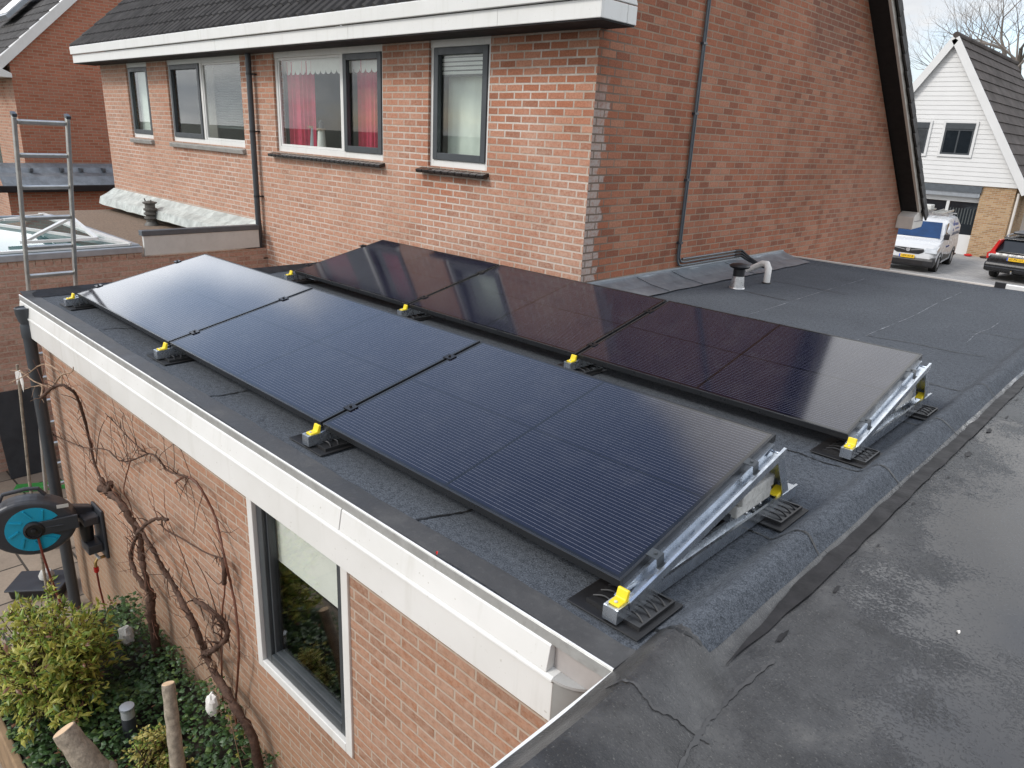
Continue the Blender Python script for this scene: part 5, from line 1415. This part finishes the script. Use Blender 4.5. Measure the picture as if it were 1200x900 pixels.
build('side_wall', MB().box(rx_-.02, rx_+6, WH+1.5, WH+1.8, DZ, rz_-.1), M['cream'], wh)
for k, (dx, mt, nm, lb) in enumerate(((-1.35, M['redlens'], 'red_tool', 'red tool lying at the foot of the yellow brick wall'), (-2.0, M['bark'], 'brown_bag', 'dark brown bag at the foot of the yellow brick wall'), (-.75, M['bark'], 'dark_bag', 'small dark bag at the foot of the yellow brick wall near the black car'))):
    blob(nm, (rx_+dx, WH-.35, DZ+.06), (.16,.09,.06), mt, lb, 'tool' if k == 0 else 'bag', k*4)

# ------------------------------------------------------------------ white van
van = tag(empty('delivery_van', (-1.86, 28.75, DZ+.004), R(5)), 'white delivery van with ladders on its roof rack, parked facing the flat roof', 'van')
# local: -y is forward; front axle at y=0, rear axle at y=2.8; left side of the picture is -x
Wd = .92
def body_section(y, z0, z1, w0, w1): return y, z0, z1, w0, w1
# side profile stations (y, belt height, roof height)
st_ = [(-.88,.34,.72,.74), (-.80,.30,.86,.84), (-.55,.28,1.02,.90), (-.10,.26,1.10,.92), (.18,.26,1.14,.92), (.80,.26,1.22,.92), (1.2,.26,1.24,.92), (3.3,.28,1.24,.92), (3.62,.32,1.24,.90)]
mb = MB()
rings = []
for (y, zl, zu, wv) in st_:
    ring = [(-wv+.02, zl), (wv-.02, zl), (wv, zl+.16), (wv+.012, (zl+zu)/2), (wv-.02, zu-.06), (wv-.08, zu), (-wv+.08, zu), (-wv+.02, zu-.06), (-wv-.012, (zl+zu)/2), (-wv, zl+.16)]
    rings.append([V((x, y, z)) for x, z in ring])
def loft(mb, rings, m=0, capa=True):
    n_ = len(rings[0]); i0 = len(mb.v)
    for r_ in rings: mb.v += r_
    for k in range(len(rings)-1):
        for j in range(n_):
            a = i0+k*n_+j; b = i0+k*n_+(j+1) % n_; mb.f.append([a, b, b+n_, a+n_]); mb.m.append(m)
    if capa:
        mb.f.append([i0+j for j in range(n_)][::-1]); mb.m.append(m)
        e = i0+(len(rings)-1)*n_; mb.f.append([e+j for j in range(n_)]); mb.m.append(m)
loft(mb, rings)
# cabin and load box
cab = []
for (y, zl, zu, wl_, wu) in [(.12,1.10,1.16,.86,.80), (.95,1.16,1.74,.88,.70), (1.25,1.18,1.83,.90,.72), (1.8,1.20,1.87,.905,.74), (3.35,1.20,1.86,.905,.74), (3.60,1.20,1.78,.89,.72)]:
    cab.append([V((x, y, z)) for x, z in [(-wl_,zl),(wl_,zl),(wl_-.01,zl+(zu-zl)*.5),(wu,zu-.06),(wu-.12,zu),(-wu+.12,zu),(-wu,zu-.06),(-wl_+.01,zl+(zu-zl)*.5)]])
loft(mb, cab)
build('body', mb, M['vanwhite'], van, local=True, smooth=True, ang=32, bevel=.015)
def on_wind(x, f, o=.012):   # point on the windscreen plane
    y = .12 + (.95-.12)*f; z = 1.16 + (1.74-1.16)*f
    return V((x, y - o*.6, z + o))
mb = MB(); mb.face([on_wind(-.78,.03), on_wind(.78,.03), on_wind(.64,.93), on_wind(-.64,.93)]); build('windscreen', mb, M['windscreen'], van, local=True)
for sx in (-1, 1):
    mb = MB(); mb.face([V((sx*.895,.45,1.24)), V((sx*.90,1.30,1.24)), V((sx*.80,1.28,1.70)), V((sx*.80,1.0,1.70))][::sx]); build('side_window', mb, M['leaf_mid'] if False else M['carglass'], van, local=True)
    build('mirror', MB().box(sx*.94-.09, sx*.94+.09, .40, .52, 1.14, 1.36), M['black'], van, local=True, bevel=.03)
    build('headlight', MB().prism([(-.90,.72),(-.66,.66),(-.36,.76),(-.26,.94),(-.50,.96),(-.85,.86)], 0, .54 if sx > 0 else -.94, .94 if sx > 0 else -.54), M['clearlens'], van, local=True, bevel=.02)
    build('sill_trim', MB().prism([(.52,.36),(1.95,.36),(2.1,.50),(1.5,.52),(.6,.62)], 0, sx*.915-.02, sx*.915+.02), M['black'], van, local=True, bevel=.008)
    for y in (0, 2.80):
        wl2 = build('wheel', MB().lathe([(.20,-.10),(.31,-.105),(.325,-.07),(.325,.07),(.31,.105),(.20,.10)], (sx*.82, y, .325), 24, 0, 0), M['tyre'], van, local=True, smooth=True)
        build('rim', MB().lathe([(.0,-.112),(.10,-.11),(.20,-.104),(.205,-.09),(.205,.09),(.20,.104),(.10,.11),(.0,.112)], (sx*.82, y, .325), 18, 0, 0), M['rim'], wl2, local=True, smooth=True)
        n_ = 12; pl = [(y+.40*math.cos(PI*i/n_), .325+.40*math.sin(PI*i/n_)) for i in range(n_+1)] + [(y-.33*math.cos(PI*i/n_), .325+.33*math.sin(PI*i/n_)) for i in range(n_+1)]
        build('wheel_arch', MB().prism(pl, 0, sx*.90-.04, sx*.90+.04), M['black'], van, local=True)
        build('arch_hole', MB().prism([(y+.36*math.cos(2*PI*i/20), .33+.36*math.sin(2*PI*i/20)) for i in range(20)], 0, sx*.70-.02, sx*.925), M['soffit'], van, local=True)
build('bumper', MB().prism([(-.92,.24),(-.92,.44),(-.86,.56),(-.60,.60),(-.44,.62),(-.40,.26),(-.8,.20)], 0, -.90, .90), M['black'], van, local=True, bevel=.05, seg=3)
build('lower_grille', MB().box(-.55,.55,-.935,-.9205,.30,.42), M['soffit'], van, local=True)
gr = build('grille', MB().prism([(-.52,.74),(-.36,.66),(.36,.66),(.52,.74),(.50,.86),(-.50,.86)], 1, -.905, -.80), M['black'], van, local=True, bevel=.02)
build('chrome_bar', MB().bar((-.50,-.915,.845),(-.10,-.92,.785),.02,.022).bar((.10,-.92,.785),(.50,-.915,.845),.02,.022), M['chrome'], gr, local=True)
build('emblem', MB().lathe([(.075,0),(.075,.02),(.055,.02),(.055,.004)], (0,-.935,.80), 20, 0, 1).bar((-.07,-.935,.80),(.07,-.935,.80),.012,.018), M['chrome'], gr, local=True)
pt = build('number_plate', MB().box(-.26,.26,-.935,-.922,.50,.62), M['plate'], van, local=True, bevel=.003)
build('plate_band', MB().box(-.258,-.215,-.939,-.9352,.503,.617), M['plateblue'], pt, local=True)
text_mesh('VPP-97-B', .105, M['ink'], pt, Matrix.Translation(V((.02,-.938,.56))) @ Matrix.Rotation(PI/2,4,'X'))
Ms = Matrix.Translation(V((.925,0,0))) @ Matrix.Rotation(PI/2,4,'Z') @ Matrix.Rotation(PI/2,4,'X')
text_mesh('BOUW & MONTAGE', .17, M['navygrey'], van, Matrix.Translation(V((.915,2.55,1.26))) @ Matrix.Rotation(PI/2,4,'Z') @ Matrix.Rotation(PI/2,4,'X'))
text_mesh('bouwservice', .13, M['navy'], van, Matrix.Translation(V((.935,1.18,.86))) @ Matrix.Rotation(PI/2,4,'Z') @ Matrix.Rotation(PI/2,4,'X'))
mb = MB(); Mq = Matrix.Translation(V((.905,2.1,1.37))) @ Matrix.Rotation(R(-10),4,'Y')
mb.prism([(-.30,0),(-.18,0),(-.05,.30),(.05,.12),(.14,.12),(-.02,.40),(-.10,.40)], 0, 0, .01, 0, Mq); mb.prism([(.22,.05),(1.0,.05),(1.0,.12),(.22,.14)], 0, 0, .01, 0, Mq); mb.prism([(.25,.2),(.85,.18),(.85,.27),(.25,.30)], 0, 0, .01, 0, Mq)
build('logo', mb, M['navy'], van, local=True)
rk = tag(empty('roof_ladder', (-1.86, 28.75, DZ+.004), R(5)), 'aluminium ladders strapped on the white van roof', 'ladder')
mb = MB()
for x in (-.52,-.12,.18,.52): mb.bar((x,1.15,2.02),(x,3.5,2.04),.04,.07)
for k in range(8):
    mb.bar((-.52,1.3+k*.29,2.02),(-.12,1.3+k*.29,2.02),.03,.03); mb.bar((.18,1.3+k*.29,2.02),(.52,1.3+k*.29,2.02),.03,.03)
build('ladder_pair', mb, M['alu'], rk, local=True)
mb = MB()
for y in (1.4, 2.3, 3.2): mb.bar((-.70,y,1.95),(.70,y,1.95),.05,.04); mb.bar((-.68,y,1.80),(-.68,y,1.95),.05,.05); mb.bar((.68,y,1.80),(.68,y,1.95),.05,.05)
build('roof_rack', mb, M['alubright'], van, local=True)
tag(build('tool_box', MB().box(-.68,-.05,2.0,2.7,2.08,2.26,0,Matrix.Translation(V((-1.86,28.75,DZ))) @ Matrix.Rotation(R(5),4,'Z')), M['lightgrey'], origin=(-1.9,31,DZ+2.08), bevel=.02), 'pale box tied on the van roof beside the ladders', 'box')

# ------------------------------------------------------------------ black estate car (rear towards us)
car = tag(empty('estate_car', (1.50, 29.35, DZ+.004), R(-4)), 'black estate car with tall red tail lights, parked at the right edge', 'car')
# local: rear bumper at y=-.7 (towards us), +y forward, rear axle y=.35
rings = []
for (y, zl, zu, wv) in [(-.70,.36,.80,.80), (-.62,.30,.96,.87), (-.30,.28,1.00,.91), (.4,.25,1.0,.93), (1.6,.25,1.0,.93), (3.0,.25,.98,.92), (3.7,.28,.82,.86)]:
    rings.append([V((x, y, z)) for x, z in [(-wv+.04,zl),(wv-.04,zl),(wv,zl+.15),(wv+.01,(zl+zu)/2+.1),(wv-.05,zu),(-wv+.05,zu),(-wv-.01,(zl+zu)/2+.1),(-wv,zl+.15)]])
mb = MB(); loft(mb, rings)
cab = []
for (y, zl, zu, wl_, wu) in [(-.56,.94,1.0,.82,.78), (-.22,.98,1.44,.85,.63), (.2,.98,1.50,.86,.64), (1.6,.98,1.50,.86,.64), (2.5,.97,1.02,.84,.76)]:
    cab.append([V((x, y, z)) for x, z in [(-wl_,zl),(wl_,zl),(wl_-.05,zl+(zu-zl)*.5),(wu,zu-.04),(wu-.1,zu),(-wu+.1,zu),(-wu,zu-.04),(-wl_+.05,zl+(zu-zl)*.5)]])
loft(mb, cab)
build('body', mb, M['carblack'], car, local=True, smooth=True, ang=35, bevel=.02)
mb = MB(); mb.face([V((-.68,-.555,1.02)), V((.68,-.555,1.02)), V((.54,-.255,1.43)), V((-.54,-.255,1.43))]); build('rear_window', mb, M['carglass'], car, local=True)
build('spoiler', MB().prism([(-.34,1.44),(-.20,1.44),(-.10,1.50),(-.30,1.49)], 0, -.60, .60), M['carblack'], car, local=True, bevel=.01)
for sx in (-1, 1):
    tl = build('tail_light', MB().prism([(sx*.92,.74),(sx*.60,.72),(sx*.64,.92),(sx*.70,1.02),(sx*.58,1.42),(sx*.66,1.42),(sx*.84,1.0),(sx*.93,.92)][::sx], 1, -.64, -.20), M['redlens'], car, local=True, bevel=.012)
    build('reverse_light', MB().box(sx*.78-.08, sx*.78+.08, -.655, -.641, .82, .91), M['clearlens'], tl, local=True)
    build('roof_rail', MB().tube([(sx*.60,-.05,1.50), (sx*.60,.05,1.55), (sx*.60,1.4,1.55), (sx*.60,1.5,1.50)], .018, 8), M['chrome'], car, local=True)
    for y in (.35, 3.0):
        wl2 = build('wheel', MB().lathe([(.20,-.11),(.31,-.11),(.325,-.08),(.325,.08),(.31,.11),(.20,.11)], (sx*.80, y, .325), 24, 0, 0), M['tyre'], car, local=True, smooth=True)
        build('rim', MB().lathe([(.0,-.12),(.20,-.115),(.20,.115),(.0,.12)], (sx*.80, y, .325), 18, 0, 0), M['rim'], wl2, local=True)
build('bumper', MB().prism([(-.78,.34),(-.80,.56),(-.74,.66),(-.5,.66),(-.5,.30)], 0, -.90, .90), M['carblack'], car, local=True, bevel=.05, seg=3)
build('bumper_strip', MB().box(-.88,.88,-.812,-.801,.47,.50), M['darkgrey'], car, local=True)
pt = build('number_plate', MB().box(-.26,.26,-.735,-.722,.74,.85), M['plate'], car, local=True)
build('plate_band', MB().box(-.258,-.215,-.739,-.7352,.743,.847), M['plateblue'], pt, local=True)
text_mesh('67-PX-LH', .10, M['ink'], pt, Matrix.Translation(V((.02,-.738,.795))) @ Matrix.Rotation(PI/2,4,'X'))
for k, ch in enumerate('VOLVO'): text_mesh(ch, .075, M['chrome'], car, Matrix.Translation(V((-.30+k*.15,-.665,.915))) @ Matrix.Rotation(R(72),4,'X'), extrude=.006)
build('tow_bar', MB().tube([(0,-.70,.34), (0,-.88,.34), (0,-.92,.42)], .025, 8), M['chrome'], car, local=True)
tag(build('roof_load', MB().box(-.5,.55,.2,1.3,0,.10,0,Matrix.Translation(V((1.50,29.35,DZ+1.58))) @ Matrix.Rotation(R(-4),4,'Z')), M['darkgrey'], origin=(1.5,29.9,DZ+1.58), bevel=.04), 'dark roof load carried on the black estate car', 'roof load')

# ------------------------------------------------------------------ bare trees
def tree(loc, h, label, sd, lean=(0,0), spread=.55, r0=None, lev=7):
    rs = random.Random(sd); tr = tag(empty('bare_tree', loc), label, 'tree', 'bare trees behind the houses')
    tm, cm = MB(), MB(); r0 = r0 or h*.026
    def grow(p, d, L_, r_, lv, mb):
        q = p; pts = [p]; rr = [r_]
        for k in range(3):
            d = (d + V((rs.gauss(0,.10), rs.gauss(0,.10), rs.gauss(0.03,.07)))).normalized(); q = q + d*L_/3; pts.append(q); rr.append(r_*(1-.13*(k+1)))
        mb.tube(pts, rr, 6 if lv > 3 else 4, cap=False)
        if lv == 0: return
        nb_ = 3 if lv > 1 else 2
        for k in range(nb_):
            e = (d + V((rs.gauss(0,spread), rs.gauss(0,spread), rs.gauss(.15,.3)))).normalized()
            s_ = pts[rs.choice((2,3,3))] if k else pts[3]
            grow(s_, e, L_*rs.uniform(.62,.82), rr[-1]*rs.uniform(.6,.78), lv-1, cm)
    b = V((0,0,0)); d0 = V((lean[0], lean[1], 1)).normalized()
    tm.tube([b, d0*h*.12, d0*h*.24], [r0*1.25, r0*1.05, r0], 10)
    for k in range(4): grow(d0*h*(.18+.02*k), (d0 + V((rs.gauss(0,.5), rs.gauss(0,.5), .5))).normalized(), h*.22, r0*.7, lev-1, cm)
    grow(d0*h*.24, d0, h*.24, r0, lev-1, cm)
    build('trunk', tm, M['twig'], tr, local=True, smooth=True); build('crown', cm, M['twig'], tr, local=True)
tree((-5.9, 56, DZ), 17.0, 'tall bare tree behind the white gabled house, at the top right', 3)
tree((-13.3, 62, DZ), 11.0, 'smaller bare tree seen between the black rake and the white gable', 12, spread=.6)
